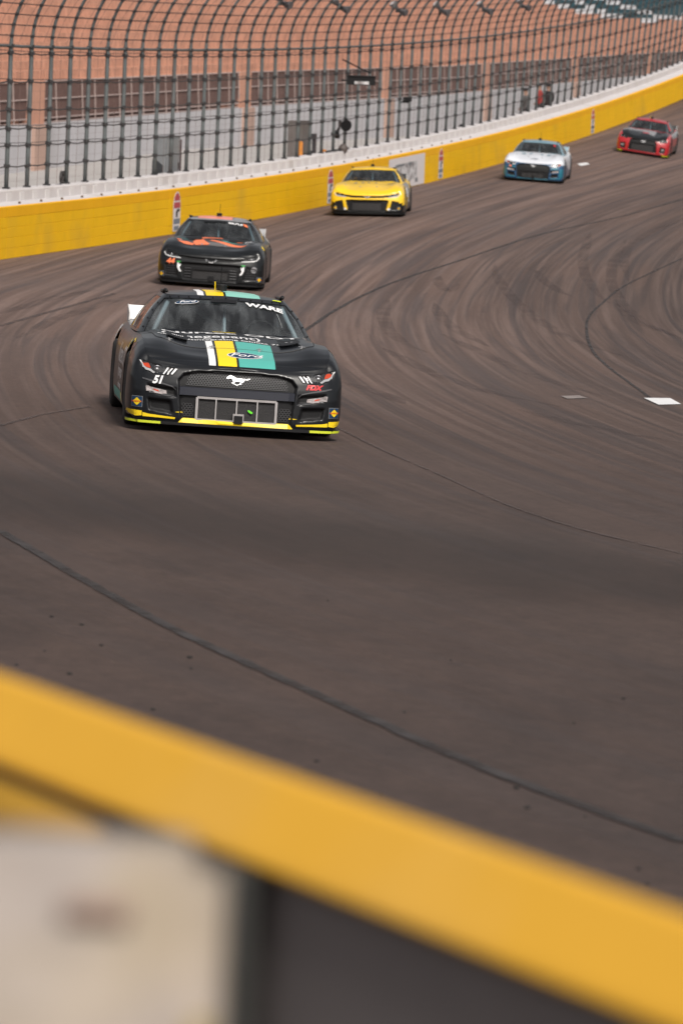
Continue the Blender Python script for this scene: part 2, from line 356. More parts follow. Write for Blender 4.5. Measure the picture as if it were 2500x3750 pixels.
ground_line('track_seam', [(0, 1945), (300, 2120), (620, 2300), (1000, 2475), (1250, 2585), (1600, 2745), (1850, 2850), (2120, 2950), (2500, 3085)], 0.075, SEAM, 'dark tar seam crossing the near asphalt', wob=0.004, n=90)
ground_line('track_seam', [(1225, 1562), (1400, 1650), (1600, 1735), (1850, 1850), (2100, 1935), (2500, 2030)], 0.035, SKID, 'thin tar seam right of the black car', n=60)
ground_line('track_seam', [(1110, 1215), (1250, 1120), (1360, 1062), (1500, 1010), (1640, 970), (1830, 903), (2000, 850), (2250, 800), (2500, 730)], 0.07, SEAM, 'long tar seam running behind the black car', wob=0.004, n=90)
ground_line('track_seam', [(2500, 945), (2380, 1000), (2265, 1055), (2210, 1105), (2155, 1150), (2143, 1195), (2155, 1270), (2200, 1325), (2260, 1372), (2330, 1420), (2375, 1455)], 0.05, SEAM, 'hooked tar seam above the white painted mark', wob=0.003, n=90)
ground_line('track_seam', [(0, 1195), (120, 1160), (300, 1110), (420, 1075)], 0.09, SKID, 'tar seam left of the two black cars', n=40)
ground_line('track_seam', [(0, 1560), (150, 1520), (330, 1490)], 0.05, SKID, 'tar seam at left beside the front black car', n=30)
skids = [
    [(1810, 965), (1815, 1010), (1860, 1075), (1960, 1165), (2060, 1230), (2160, 1270), (2300, 1310)],
    [(2160, 850), (2130, 950), (2140, 1010), (2190, 1085), (2230, 1110)],
    [(2290, 880), (2240, 960), (2235, 1040), (2290, 1130), (2370, 1190), (2500, 1245)],
    [(1590, 1110), (1620, 1170), (1680, 1215), (1790, 1270)],
    [(1610, 1010), (1600, 1030), (1635, 1070), (1680, 1040)],
    [(1500, 1300), (1640, 1340), (1800, 1330), (1650, 1300)],
    [(1620, 1225), (1750, 1285), (1900, 1355), (2060, 1410), (2200, 1450)],
    [(1400, 1275), (1450, 1300), (1600, 1375), (1800, 1440), (2050, 1490)],
    [(1260, 1400), (1330, 1420), (1420, 1450), (1480, 1480)],
    [(1420, 1090), (1400, 1150), (1420, 1210), (1480, 1260), (1560, 1290)],
    [(2500, 800), (2380, 850), (2300, 900), (2280, 960), (2300, 1030)],
    [(1960, 990), (1990, 1030), (2050, 1070), (2090, 1085)],
    [(2500, 1240), (2330, 1180), (2250, 1110)],
    [(60, 1240), (200, 1170), (420, 1100), (600, 1062)],
    [(0, 1150), (200, 1090), (350, 1060)],
    [(1900, 1500), (2050, 1540), (2250, 1580), (2500, 1625)],
]
for i, pl in enumerate(skids):
    if i == 5: continue
    ground_line('tyre_mark', pl, 0.24, RUBM, 'curved dark tyre mark on the asphalt', lift=0.0045, n=44)
PAINTW = mat('road_paint_white', (0.66, 0.66, 0.67), 0.7, vary=0.08, vscale=5)
PAINTWORN = mat('road_paint_worn', (0.20, 0.17, 0.16), 0.8, vary=0.3, vscale=8)
def ground_poly(name, pxs, m, label):
    pts = [px_ground(*p) for p in pxs]
    # subdivide along the banked surface
    bm = bmesh.new(); f = bm.faces.new([bm.verts.new(p) for p in pts]); bmesh.ops.triangulate(bm, faces=[f]); bmesh.ops.subdivide_edges(bm, edges=bm.edges[:], cuts=5, use_grid_fill=True)
    for q in bm.verts: q.co.z = float(ground_z(q.co.x, q.co.y)) + 0.008
    return tag(bm_obj(name, bm, m), label, kind='structure')
ground_poly('painted_mark', [(2355, 1459), (2452, 1460), (2492, 1482), (2410, 1484)], PAINTW, 'white painted block on the asphalt at right')
ground_poly('painted_mark', [(2112, 600), (2145, 596), (2158, 602), (2125, 608)], PAINTW, 'small white painted mark behind the blue and white car')
ground_poly('painted_mark', [(2050, 1452), (2120, 1450), (2150, 1460), (2075, 1462)], PAINTWORN, 'faded painted mark left of the white block')

# ------------------------------------------------------------------ outer wall, barrier, catch fence
def path_pt(Y, n=0.0):
    """point on the wall line, offset n metres away from the track"""
    d = wall_dx(Y); l = math.hypot(1, d); return Vector((wall_x(Y) - n / l, Y + n * d / l, 0))
YA, YB = 86.0, 205.0
def sweep(name, Y0, Y1, prof, m, parent, step=3.0, mi=None, zf=wall_z):
    """profile [(offset away from track, height)] swept along the wall"""
    N = max(2, int((Y1 - Y0) / step) + 1); V = []; K = len(prof)
    for Y in np.linspace(Y0, Y1, N):
        for n, h in prof:
            p = path_pt(Y, n); V.append((p.x, p.y, zf(Y) + h))
    Fc = [(i * K + k, (i + 1) * K + k, (i + 1) * K + (k + 1) % K, i * K + (k + 1) % K) for i in range(N - 1) for k in range(K)]
    Fc += [tuple(range(K)), tuple((N - 1) * K + k for k in range(K - 1, -1, -1))]
    return obj_from(name, V, Fc, m, parent, mi)
bar = empty('safety_barrier', tuple(path_pt(120)) [:2] + (wall_z(120),)); tag(bar, 'long yellow steel tube barrier along the outer edge of the track', 'barrier')
bar_inv = Matrix.Translation(-Vector(bar.location))
def adopt(o, par):
    o.parent = par; o.matrix_parent_inverse = Matrix.Translation(-Vector(par.location)); return o
def tube_prof(h0, h1, n0=0.0, n1=0.18, c=0.005):
    return [(n0, h0 + c), (n0, h1 - c), (n0 + c, h1), (n1 - c, h1), (n1, h1 - c), (n1, h0 + c), (n1 - c, h0), (n0 + c, h0)]
secs = np.arange(YA - 12, YB, 7.0); TH = 0.214
for si, Y in enumerate(secs):
    for k in range(5):
        jit = random.uniform(-0.002, 0.002)
        adopt(sweep('barrier_tube', Y, Y + 6.985, tube_prof(k * TH + 0.0015, (k + 1) * TH - 0.0015, jit, 0.18 + jit), YEL_TOP if k == 4 else YEL, None, 3.5), bar)
# white concrete wall standing behind it, with bolted foam blocks in the gap
rw = empty('retaining_wall', bar.location[:]); tag(rw, 'white concrete retaining wall behind the yellow barrier carrying the fence', 'wall')
adopt(sweep('wall_body', YA - 12, YB, [(0.62, -0.3), (0.62, 1.32), (0.64, 1.35), (1.00, 1.35), (1.02, 1.32), (1.02, -0.3)], WHITE_WALL, None), rw)
adopt(sweep('gap_cover', YA - 12, YB, [(0.181, 1.0), (0.181, 1.062), (0.62, 1.10), (0.62, 1.0)], WHITE_WALL, None), rw)
Y = YA - 1.0; i = 0
while Y < YA + 75:
    adopt(sweep('foam_block', Y, Y + 0.34, [(0.604, 1.10), (0.604, 1.28), (0.619, 1.285), (0.619, 1.10)], WHITE_FOAM, None, 1), rw)
    Y += 1.02; i += 1
BOLT = mat('rusty_bolt', (0.10, 0.06, 0.035), 0.8)
Y = YA - 1
while Y < YA + 60:
    p = path_pt(Y, 0.33); q = MB(); q.lathe([(0, 0.028), (0.03, 0.028), (0.05, 0.014)], (p.x, p.y, wall_z(Y) + 1.075), (0, 0, 1), 8); adopt(q.build('bolt', BOLT), rw); Y += 1.7

# catch fence: posts every two metres, bent over the track at the top
fen = empty('catch_fence', bar.location[:]); tag(fen, 'tall curved steel catch fence with posts and cables on the outer wall', 'fence')
CAB_H = [0.48, 0.92, 1.29, 1.68, 2.28, 2.88]; RAIL_H = 3.03; RB = 2.2; ARC = R(58)
def post_curve(Y, nu=12):
    """centre line of a post: (offset away from track, height) -> world points"""
    lean = math.tan(R(0.5 + 4.5 * float(sstep(120, 200, Y))))
    base = wall_z(Y) + 1.35; pts = []
    for h in (0, 0.8, 1.6, 2.4, RAIL_H): pts.append((0.83 - lean * h, h))
    for k in range(1, nu + 1):
        a = ARC * k / nu; pts.append((0.83 - lean * RAIL_H - RB * (1 - math.cos(a)) - lean * RB * math.sin(a), RAIL_H + RB * math.sin(a)))
    out = []
    for n, h in pts:
        q = path_pt(Y, n); out.append(Vector((q.x, q.y, base + h)))
    return out
def post_at(Y, h):
    lean = math.tan(R(0.5 + 4.5 * float(sstep(120, 200, Y)))); q = path_pt(Y, 0.83 - lean * h); return Vector((q.x, q.y, wall_z(Y) + 1.35 + h))
def arc_at(Y, s):
    lean = math.tan(R(0.5 + 4.5 * float(sstep(120, 200, Y)))); a = s / RB
    q = path_pt(Y, 0.83 - lean * RAIL_H - RB * (1 - math.cos(a)) - lean * RB * math.sin(a)); return Vector((q.x, q.y, wall_z(Y) + 1.35 + RAIL_H + RB * math.sin(a)))
posts_Y = np.arange(YA - 3.3, YB, 1.62)
ARC_S = [0.22, 0.45, 0.68, 0.92, 1.18, 1.45, 1.75, 2.1]
for Y in posts_Y:
    Y = float(Y)
    o = MB(); o.tube(post_curve(Y), [0.053] * 5 + [0.040] * 12, 6); adopt(o.build('post', POST, smooth=True), fen)
    c = MB()
    for h in CAB_H + [RAIL_H]:
        p = post_at(Y, h + random.uniform(-.015, .015)); c.box(p, (0.13, 0.15, 0.07), rot=Matrix.Rotation(random.uniform(-.3, .3), 3, 'Y'))
    for s in ARC_S: c.box(arc_at(Y, s), (0.08, 0.10, 0.06))
    p = post_at(Y, 0.02); c.box(p, (0.16, 0.18, 0.03))
    adopt(c.build('cable_clamps', CLAMP), fen)['kind'] = 'stuff'
for h in CAB_H + [RAIL_H]:
    c = MB(); P = []
    for Y in posts_Y:
        P.append(post_at(float(Y), h)); P.append(post_at(float(Y) + 0.81, h - (0.02 if h < 3 else 0) - random.uniform(0, 0.012)))
    c.tube(P, 0.034 if h == RAIL_H else 0.015, 5); adopt(c.build('rail' if h == RAIL_H else 'cable', POST if h == RAIL_H else CABLE, smooth=True), fen)
    if h > 0.8 and h < 3 and h != 1.68:
        c = MB(); c.tube([post_at(float(Y), h + 0.05 + 0.01 * math.sin(Y)) for Y in posts_Y], 0.008, 4); adopt(c.build('cable', CABLE), fen)
for s in ARC_S:
    c = MB(); c.tube([arc_at(float(Y), s) for Y in posts_Y], 0.012, 4); adopt(c.build('cable', CABLE), fen)
# wire netting between the posts
nm = MB(); RUSTW = mat('thin_wire', (0.12, 0.075, 0.065), 0.7)
for Y in np.arange(YA - 3.3, YB - 2, 0.81):
    Y = float(Y) + random.uniform(-.05, .05); w = random.uniform(-.03, .03)
    nm.tube([post_at(Y + w, 0), post_at(Y - w, 1.2), post_at(Y + w, 2.3), post_at(Y, RAIL_H)], 0.0045, 3, caps=False)
for Y in np.arange(YA - 3.3, YB - 4, 1.93):
    for dy in (0.0, 0.95): nm.tube([arc_at(float(Y) + dy + 0.75 * s, s) for s in (0.1, 0.6, 1.1, 1.6, 2.1)], 0.005, 3, caps=False)
for h in np.arange(0.15, 3.0, 0.24): nm.tube([post_at(float(Y), float(h)) for Y in np.arange(YA - 3.3, YB - 2, 4)], 0.002, 3, caps=False)
adopt(nm.build('wire_netting', RUSTW), fen)['kind'] = 'stuff'

def to_px(P):
    q = np.array([P[0], P[1], P[2] - CAMZ]); d = q @ F_; return 1250 + FPX * (q @ R_) / d, 1875 - FPX * (q @ U_) / d
def solve_Y(xpx, fn, lo=80.0, hi=330.0):
    """Y along a wall-parallel line at which fn(Y) appears in photograph column xpx"""
    ys = np.linspace(lo, hi, 600); xs = np.array([to_px(fn(float(y)))[0] for y in ys]); return float(np.interp(xpx, xs, ys))
def on_line(n, h, zf=None):
    def g(Y): p = path_pt(Y, n); return (p.x, p.y, (zf or wall_z)(Y) + h)
    return g
def yaw_at(Y): return -math.atan(wall_dx(Y))          # rotation that turns +Y along the wall

# markers and advertisement fixed to the barrier face
VRED = mat('marker_red', (0.42, 0.06, 0.07), 0.5, vary=0.15, vscale=15); VWHT = mat('marker_white', (0.66, 0.62, 0.62), 0.5, vary=0.1, vscale=10)
VBLK = mat('marker_black', (0.03, 0.03, 0.03), 0.5); VBLU = mat('marker_blue', (0.16, 0.19, 0.23), 0.5, vary=0.25, vscale=14)
VNAVY = mat('marker_navy', (0.03, 0.07, 0.16), 0.5, vary=0.2, vscale=14)
def wall_patch(name, Y0, poly, m, parent, lift):
    """polygon (along wall, height) laid on the barrier face as thin sheet"""
    V = []
    for lf in (lift, lift - 0.003):
        for a, h in poly: p = path_pt(Y0 + a, -0.010 - lf); V.append((p.x, p.y, wall_z(Y0 + a) + h))
    K = len(poly); Fc = [tuple(range(K)), tuple(range(2 * K - 1, K - 1, -1))] + [(k, (k + 1) % K, K + (k + 1) % K, K + k) for k in range(K)]
    return adopt(obj_from(name, V, Fc, m), parent)
def marker(xpx, label, blue):
    Y0 = solve_Y(xpx, on_line(0, 0.5)); p = path_pt(Y0); r = empty('wall_marker', (p.x, p.y, wall_z(Y0))); tag(r, label, 'marker', 'bullet shaped markers on the yellow wall')
    w = 0.36
    wall_patch('backing', Y0, [(-w, 0.06), (w, 0.06), (w, 0.72), (w * .82, 0.88), (w * .45, 0.98), (0, 1.02), (-w * .45, 0.98), (-w * .82, 0.88), (-w, 0.72)], VWHT, r, 0.004)
    wall_patch('red_tip', Y0, [(-w * .8, 0.80), (w * .8, 0.80), (w * .68, 0.89), (w * .34, 0.96), (0, 0.985), (-w * .34, 0.96), (-w * .68, 0.89)], VRED, r, 0.008)
    wall_patch('red_block', Y0, [(-w * .88, 0.62), (w * .88, 0.62), (w * .85, 0.76), (-w * .85, 0.76)], VRED, r, 0.008)
    wall_patch('figure_one', Y0, [(-w * .25, 0.40), (w * .2, 0.40), (w * .2, 0.52), (w * .75, 0.54), (w * .75, 0.595), (w * .1, 0.595), (-w * .3, 0.52)], VBLK, r, 0.008)
    wall_patch('lower_block', Y0, [(-w * .85, 0.24), (w * .85, 0.24), (w * .9, 0.365), (-w * .9, 0.365)], VNAVY if blue else VBLU, r, 0.008)
    wall_patch('lower_block', Y0, [(-w * .7, 0.09), (w * .6, 0.09), (w * .6, 0.19), (-w * .7, 0.19)], VBLU, r, 0.008)
marker(646, 'red tipped white marker on yellow wall behind the orange and black car', False)
marker(1208, 'red tipped white marker on yellow wall left of the yellow car', False)
marker(1612, 'red tipped white marker on yellow wall right of the white sign', False)
marker(2168, 'farthest red tipped white marker on yellow wall by the red car', True)
def faded_print():
    m = bpy.data.materials.new('faded_print'); m.use_nodes = True; nt = m.node_tree; b = nt.nodes['Principled BSDF']
    tc = nt.nodes.new('ShaderNodeTexCoord'); n = nt.nodes.new('ShaderNodeTexNoise'); n.inputs['Scale'].default_value = 5; n.inputs['Detail'].default_value = 6
    cr = nt.nodes.new('ShaderNodeValToRGB'); cr.color_ramp.elements[0].position = 0.40; cr.color_ramp.elements[1].position = 0.56
    cr.color_ramp.elements[0].color = (0.22, 0.20, 0.20, 1); cr.color_ramp.elements[1].color = (0.60, 0.59, 0.60, 1)
    nt.links.new(tc.outputs['Object'], n.inputs['Vector']); nt.links.new(n.outputs['Fac'], cr.inputs[0]); nt.links.new(cr.outputs[0], b.inputs['Base Color']); b.inputs['Roughness'].default_value = 0.6
    return m
FADED = faded_print()
Ya = solve_Y(1421, on_line(0, 0.5)); Yb = solve_Y(1552, on_line(0, 0.5)); p = path_pt(Ya)
ad = empty('wall_banner', (p.x, p.y, wall_z(Ya))); tag(ad, 'white banner with faded grey print on the yellow wall', 'banner')
wall_patch('sheet', Ya, [(0, 0.03), (Yb - Ya, 0.03), (Yb - Ya, 0.99), (0, 0.99)], VWHT, ad, 0.004)
wall_patch('print', Ya, [(0.9, 0.24), (Yb - Ya - 1.2, 0.24), (Yb - Ya - 1.2, 0.80), (0.9, 0.80)], FADED, ad, 0.008)
for a0, a1, h0, h1 in ((1.0, 2.4, .72, .78), (3.0, 3.5, .70, .80), (1.2, 3.4, .20, .235), (4.2, 4.6, .14, .26)):
    wall_patch('lettering', Ya, [(a0, h0), (a1, h0), (a1, h1), (a0, h1)], DGREY, ad, 0.012)

# service walk behind the wall
def zr(Y):          # height of the stand's front rail foot
    return CAMZ + float(np.interp(Y, [60, 121, 152, 189, 230, 274, 360], [-2.75, -2.4, -1.98, -1.6, -0.85, -0.05, 0.6]))
o = sweep('service_walk', YA - 30, 330, [(1.03, -0.4), (1.03, 0.5), (9.5, 0.5), (9.5, -0.4)], mat('walk_concrete', (0.34, 0.32, 0.31), 0.9, vary=0.1, vscale=1), None, 6, zf=lambda Y: wall_z(min(Y, 140))); tag(o, 'concrete service walk behind the fence', kind='structure')

# ---- grandstand: white front wall, brown screened railing, tan seat rows
NS = 9.5
gs = empty('grandstand', (path_pt(160, NS).x, path_pt(160, NS).y, 0.0)); tag(gs, 'long grandstand with pale front wall and empty tan seat rows', 'grandstand')
Y0S, Y1S = 92.0, 330.0
def sweep_z(name, Y0, Y1, rows, m, par, step=4.0):
    """rows: [(n, z function)]"""
    N = max(2, int((Y1 - Y0) / step) + 1); V = []; K = len(rows)
    for Y in np.linspace(Y0, Y1, N):
        Y = float(Y)
        for n, zf in rows: p = path_pt(Y, n); V.append((p.x, p.y, zf(Y)))
    Fc = [(i * K + k, (i + 1) * K + k, (i + 1) * K + (k + 1) % K, i * K + (k + 1) % K) for i in range(N - 1) for k in range(K)]
    Fc += [tuple(range(K)), tuple((N - 1) * K + k for k in range(K - 1, -1, -1))]
    return adopt(obj_from(name, V, Fc, m), par)
# front wall as precast panels with open joints
Yp = Y0S
while Yp < Y1S:
    sweep_z('wall_panel', Yp, Yp + 5.96, [(NS, lambda Y: wall_z(min(Y, 140)) + 0.3), (NS, lambda Y: zr(Y)), (NS + 0.4, lambda Y: zr(Y)), (NS + 0.4, lambda Y: wall_z(min(Y, 140)) + 0.3)], STANDW, gs, 3); Yp += 6.0
aisle = [solve_Y(x, on_line(NS, 0, zr)) for x in (143, 905, 1422, 1782)]
aisle = [aisle[0] - (aisle[1] - aisle[0])] + aisle + [aisle[-1] + 24, aisle[-1] + 48, aisle[-1] + 72]
for a in aisle:
    if a < 88: continue
    sweep_z('aisle_pier', a - 0.75, a + 0.75, [(NS - 0.12, lambda Y: wall_z(min(Y, 140)) + 0.3), (NS - 0.12, lambda Y: zr(Y)), (NS + 0.0, lambda Y: zr(Y)), (NS + 0.0, lambda Y: wall_z(min(Y, 140)) + 0.3)], STANDB, gs, 1)
    sweep_z('aisle_wall', a - 0.75, a + 0.75, [(NS + 0.05, lambda Y: zr(Y)), (NS + 0.05, lambda Y: zr(Y) + 1.27), (NS + 0.3, lambda Y: zr(Y) + 1.27), (NS + 0.3, lambda Y: zr(Y))], TANW, gs, 1)
rl = empty('stand_railing', (path_pt(160, NS).x, path_pt(160, NS).y, zr(160))); tag(rl, 'brown screened railing with pale frames along the grandstand front', 'railing')
ed = [Y0S] + [a for a in aisle if a > Y0S] + [Y1S]
for b0, b1 in zip(ed[:-1], ed[1:]):
    b0 += 0.8; b1 -= 0.8
    if b1 - b0 < 2: continue
    np_ = max(1, int(round((b1 - b0) / 1.45))); st = (b1 - b0) / np_
    for r_, (h0, h1) in enumerate(((0.18, 0.70), (0.75, 1.22))):
        for k in range(np_):
            y0 = b0 + k * st
            if y0 > 275: continue
            sweep_z('screen_panel', y0 + 0.05, y0 + st - 0.05, [(NS + 0.15, lambda Y: zr(Y) + h0), (NS + 0.15, lambda Y: zr(Y) + h1), (NS + 0.17, lambda Y: zr(Y) + h1), (NS + 0.17, lambda Y: zr(Y) + h0)], BROWNMESH, rl, 2)
    for k in range(np_ + 1):
        y0 = b0 + k * st; c = MB()
        p0 = path_pt(y0 - 0.12, NS + 0.13); p1 = path_pt(y0 + 0.12, NS + 0.13)
        c.tube([(p0.x, p0.y, zr(y0) + 1.25), (p1.x, p1.y, zr(y0))], 0.028, 5); adopt(c.build('railing_post', FRAMEL), rl)
    for h in (0.03, 0.16, 0.725, 1.25):
        N = max(2, int((b1 - b0) / 3)); c = MB(); c.tube([(path_pt(y, NS + 0.13).x, path_pt(y, NS + 0.13).y, zr(y) + h) for y in map(float, np.linspace(b0, b1, N))], 0.024, 5); adopt(c.build('rail_bar', FRAMEL), rl)
    if b1 - b0 > 2: sweep_z('backing_wall', b0, b1, [(NS + 0.75, lambda Y: zr(Y)), (NS + 0.75, lambda Y: zr(Y) + 0.9), (NS + 0.8, lambda Y: zr(Y) + 0.9), (NS + 0.8, lambda Y: zr(Y))], BROWNMESH, gs, 4)
# terraces and seats
NR = 30; TREAD, RISE = 0.55, 0.27
rows = []
for k in range(NR):
    n0 = NS + 0.9 + k * TREAD; h = 0.62 + k * RISE
    rows += [(n0, (lambda hh: (lambda Y: zr(Y) + hh))(h)), (n0 + TREAD, (lambda hh: (lambda Y: zr(Y) + hh))(h))]
rows += [(NS + 0.9 + NR * TREAD, lambda Y: zr(Y) - 1.5), (NS + 0.9, lambda Y: zr(Y) - 1.5)]
sweep_z('terrace', Y0S, Y1S, rows, TANW, gs, 6)
LOGO = [(1940, -12), (2000, 12), (2086, 38), (2180, 56), (2280, 72), (2400, 78), (2500, 66), (2700, 10)]
def seat_col(P):
    x, y = to_px(P)
    if x < 1940: return 0
    yb = float(np.interp(x, [q[0] for q in LOGO], [q[1] for q in LOGO]))
    if y > yb: return 0
    if y > yb - 13: return 2
    l1 = 8 + (x - 2120) * 0.42 if x < 2230 else 999; l2 = 2 + (x - 2215) * 0.30 if x < 2450 else 999
    if abs(y - l1) < 7 or abs(y - l2) < 7: return 2
    return 1
sb = MB()
for k in range(NR - 1):
    n0 = NS + 0.9 + k * TREAD; h = 0.62 + k * RISE
    Y = Y0S + 0.2
    while Y < Y1S - 0.3:
        if True:
            d = wall_dx(Y); rot = Matrix.Rotation(yaw_at(Y), 3, 'Z'); p = path_pt(Y, n0 + 0.44); z = zr(Y) + h
            mi = seat_col((p.x, p.y, z + 0.4)) if k > 3 else 0
            sb.box((p.x, p.y, z + 0.40), (0.05, 0.50, 0.30), mi, rot)
            q = path_pt(Y, n0 + 0.28); sb.box((q.x, q.y, z + 0.25), (0.30, 0.48, 0.05), mi, rot)
        Y += 0.56
o = adopt(sb.build('seats', [TAN, TEAL, SWHITE]), gs); o['kind'] = 'stuff'

# ------------------------------------------------------------------ stock cars
def crspline(P, ts):
    """Catmull-Rom through rows of P at index parameters ts"""
    P = np.asarray(P, float); n = len(P); ext = np.vstack([2 * P[0] - P[1], P, 2 * P[-1] - P[-2]]); out = []
    for t in ts:
        i = min(int(t), n - 2); u = t - i; a, b, c, d = ext[i], ext[i + 1], ext[i + 2], ext[i + 3]
        out.append(0.5 * (2 * b + (c - a) * u + (2 * a - 5 * b + 4 * c - d) * u * u + (3 * b - a - 3 * c + d) * u ** 3))
    return np.array(out)
def in_poly(px, py, poly):
    px = np.asarray(px); py = np.asarray(py); ins = np.zeros(px.shape, bool); n = len(poly)
    for i in range(n):
        x0, y0 = poly[i]; x1, y1 = poly[(i + 1) % n]
        c = ((y0 > py) != (y1 > py)) & (px < (x1 - x0) * (py - y0) / (y1 - y0 + 1e-12) + x0); ins ^= c
    return ins
def poly_dist(px, py, poly):
    d = np.full(np.shape(px), 9.0); n = len(poly)
    for i in range(n):
        x0, y0 = poly[i]; x1, y1 = poly[(i + 1) % n]; ex, ey = x1 - x0, y1 - y0
        t = np.clip(((px - x0) * ex + (py - y0) * ey) / (ex * ex + ey * ey + 1e-12), 0, 1)
        d = np.minimum(d, np.hypot(px - x0 - t * ex, py - y0 - t * ey))
    return d
def mirror(poly): return [(-a, b) for a, b in poly]
OUT = [(-2.45, 0), (-2.45, .4), (-2.43, .78), (-2.36, .90), (-2.12, .955), (-1.39, .985), (-.5, .98), (.4, .98), (1.40, 1.0), (1.85, 1.0), (2.05, .992), (2.17, .968), (2.255, .915), (2.305, .83), (2.345, .68), (2.375, .45), (2.392, .22), (2.397, 0)]
ZS_X = [-2.5, -2.2, -1.4, -.5, .4, .9, 1.4, 1.75, 1.95, 2.08, 2.17, 2.255, 2.305, 2.345, 2.375, 2.4]
ZS_Z = [.82, .82, .82, .79, .79, .80, .81, .79, .755, .722, .692, .655, .630, .605, .585, .576]
ZC_X = [-2.5, -2.0, -1.4, .0, .75, 1.1, 1.5, 1.85, 2.08, 2.2, 2.28, 2.4]
ZC_Z = [.85, .84, .82, .85, .862, .845, .800, .735, .668, .625, .588, .575]
AXF, AXR, RW = 1.40, -1.39, 0.345
def H_top(x, y, ys, zsv=None):
    u = np.clip(abs(y) / max(ys, 1e-3), 0, 1); zc = np.interp(x, ZC_X, ZC_Z); zs = np.interp(x, ZS_X, ZS_Z) if zsv is None else zsv
    cr = .028 * math.exp(-((u - .80) / .13) ** 2) * float(sstep(.3, .8, x)) * float(sstep(2.2, 1.8, x))
    return zc + (zs - zc) * u ** 2.2 + cr - .022 * float(sstep(.9, 1.3, x) * sstep(2.15, 1.9, x)) * math.exp(-((u - .45) / .25) ** 2)
FI_V = [0, .12, .3, .6, .75, .86, .94, 1.0]; FI_D = [.02, .004, 0, .006, .022, .05, .085, .135]
FZ_Z = [.05, .10, .16, .34, .42, .48, .53, .56, .585, .61, .65, .70]; FZ_D = [.015, 0, 0, .008, .022, .04, .06, .078, .105, .12, .13, .135]
_ts = [0.0]; _pp = crspline(OUT, np.linspace(0, len(OUT) - 1, 3000)); _cum = np.concatenate([[0], np.cumsum(np.linalg.norm(np.diff(_pp, axis=0), axis=1))])
_tot = _cum[-1]; _s = []; s_ = 0.0
while s_ < _tot:
    _s.append(s_); x_here = np.interp(s_, _cum, _pp[:, 0]); s_ += 0.011 if x_here > 1.98 else 0.03
_s.append(_tot); HALF = np.stack([np.interp(_s, _cum, _pp[:, 0]), np.interp(_s, _cum, _pp[:, 1])], 1)
HALF[0, 1] = 0; HALF[-1, 1] = 0
NLV = 46
# greenhouse control rings
GB = [(.80, 0), (.755, .30), (.62, .60), (.36, .825), (-.30, .865), (-1.05, .845), (-1.55, .74), (-1.90, .52), (-2.0, 0)]
GT = [(.05, 0), (.04, .24), (.01, .44), (-.07, .575), (-.40, .592), (-.88, .580), (-1.0, .50), (-1.06, .30), (-1.08, 0)]
def g_pt(u, v, sgn=1):
    B = crspline(GB, [u])[0]; T = crspline(GT, [u])[0]
    zb = 0.848 - .05 * float(sstep(1.8, 3.0, u)) + .01 * float(sstep(5, 7, u)); zt = 1.165 + 0.02 * (1 - abs(T[1]) / .6)
    out = np.array([B[0] + .55, B[1]]); out = out / (np.linalg.norm(out) + 1e-9)
    bl = .035 * math.sin(math.pi * v)
    p = B * (1 - v) + T * v + out * bl * .6
    return Vector((p[0], sgn * p[1], zb + (zt - zb) * v + .02 * math.sin(math.pi * v)))
def text_bm(txt, size, shear=0.0, extr=0.0, space=1.0, bold=0.0):
    cu = bpy.data.curves.new('lettering', 'FONT'); cu.body = txt; cu.size = size; cu.shear = shear; cu.align_x = 'CENTER'; cu.align_y = 'CENTER'; cu.space_character = space
    cu.offset = bold; cu.resolution_u = 3
    o = bpy.data.objects.new('lettering_tmp', cu); COL.objects.link(o)
    dg = bpy.context.evaluated_depsgraph_get(); me = bpy.data.meshes.new_from_object(o.evaluated_get(dg))
    bm = bmesh.new(); bm.from_mesh(me); bpy.data.objects.remove(o); bpy.data.curves.remove(cu); bpy.data.meshes.remove(me); return bm
def poly_bm(poly):
    bm = bmesh.new(); f = bm.faces.new([bm.verts.new((a, b, 0)) for a, b in poly]); bmesh.ops.triangulate(bm, faces=[f]); return bm
def ellipse(cx, cy, rx, ry, n=28): return [(cx + rx * math.cos(2 * math.pi * k / n), cy + ry * math.sin(2 * math.pi * k / n)) for k in range(n)]
def grid_cut(bm, cell):
    for ax in (0, 1):
        if not bm.verts: return
        lo = min(q.co[ax] for q in bm.verts); hi = max(q.co[ax] for q in bm.verts)
        for k in range(math.ceil(lo / cell), math.floor(hi / cell) + 1):
            no = Vector((1, 0, 0)) if ax == 0 else Vector((0, 1, 0))
            bmesh.ops.bisect_plane(bm, geom=bm.verts[:] + bm.edges[:] + bm.faces[:], plane_co=no * (k * cell), plane_no=no)
def decal(name, bm, mode, bvh, m, parent, off=0.004, cell=0.04, xf=None):
    """lay a flat outline on the bodywork, following its curve.  xf maps outline coordinates to the two body axes"""
    if xf:
        for q in bm.verts: a, b = xf(q.co.x, q.co.y); q.co.x, q.co.y = a, b
    grid_cut(bm, cell); dead = []
    for q in bm.verts:
        a, b = q.co.x, q.co.y
        if mode == 'front': o, d = Vector((5, a, b)), Vector((-1, 0, 0))
        elif mode == 'top': o, d = Vector((b, a, 5)), Vector((0, 0, -1))
        elif mode == 'right': o, d = Vector((a, -5, b)), Vector((0, 1, 0))
        else: o, d = Vector((a, 5, b)), Vector((0, -1, 0))
        hit, no, i, ds = bvh.ray_cast(o, d)
        if hit is None: dead.append(q); continue
        if no.dot(d) > 0: no = -no
        q.co = hit + no * off
    if dead: bmesh.ops.delete(bm, geom=dead, context='VERTS')
    return bm_obj(name, bm, m, parent)

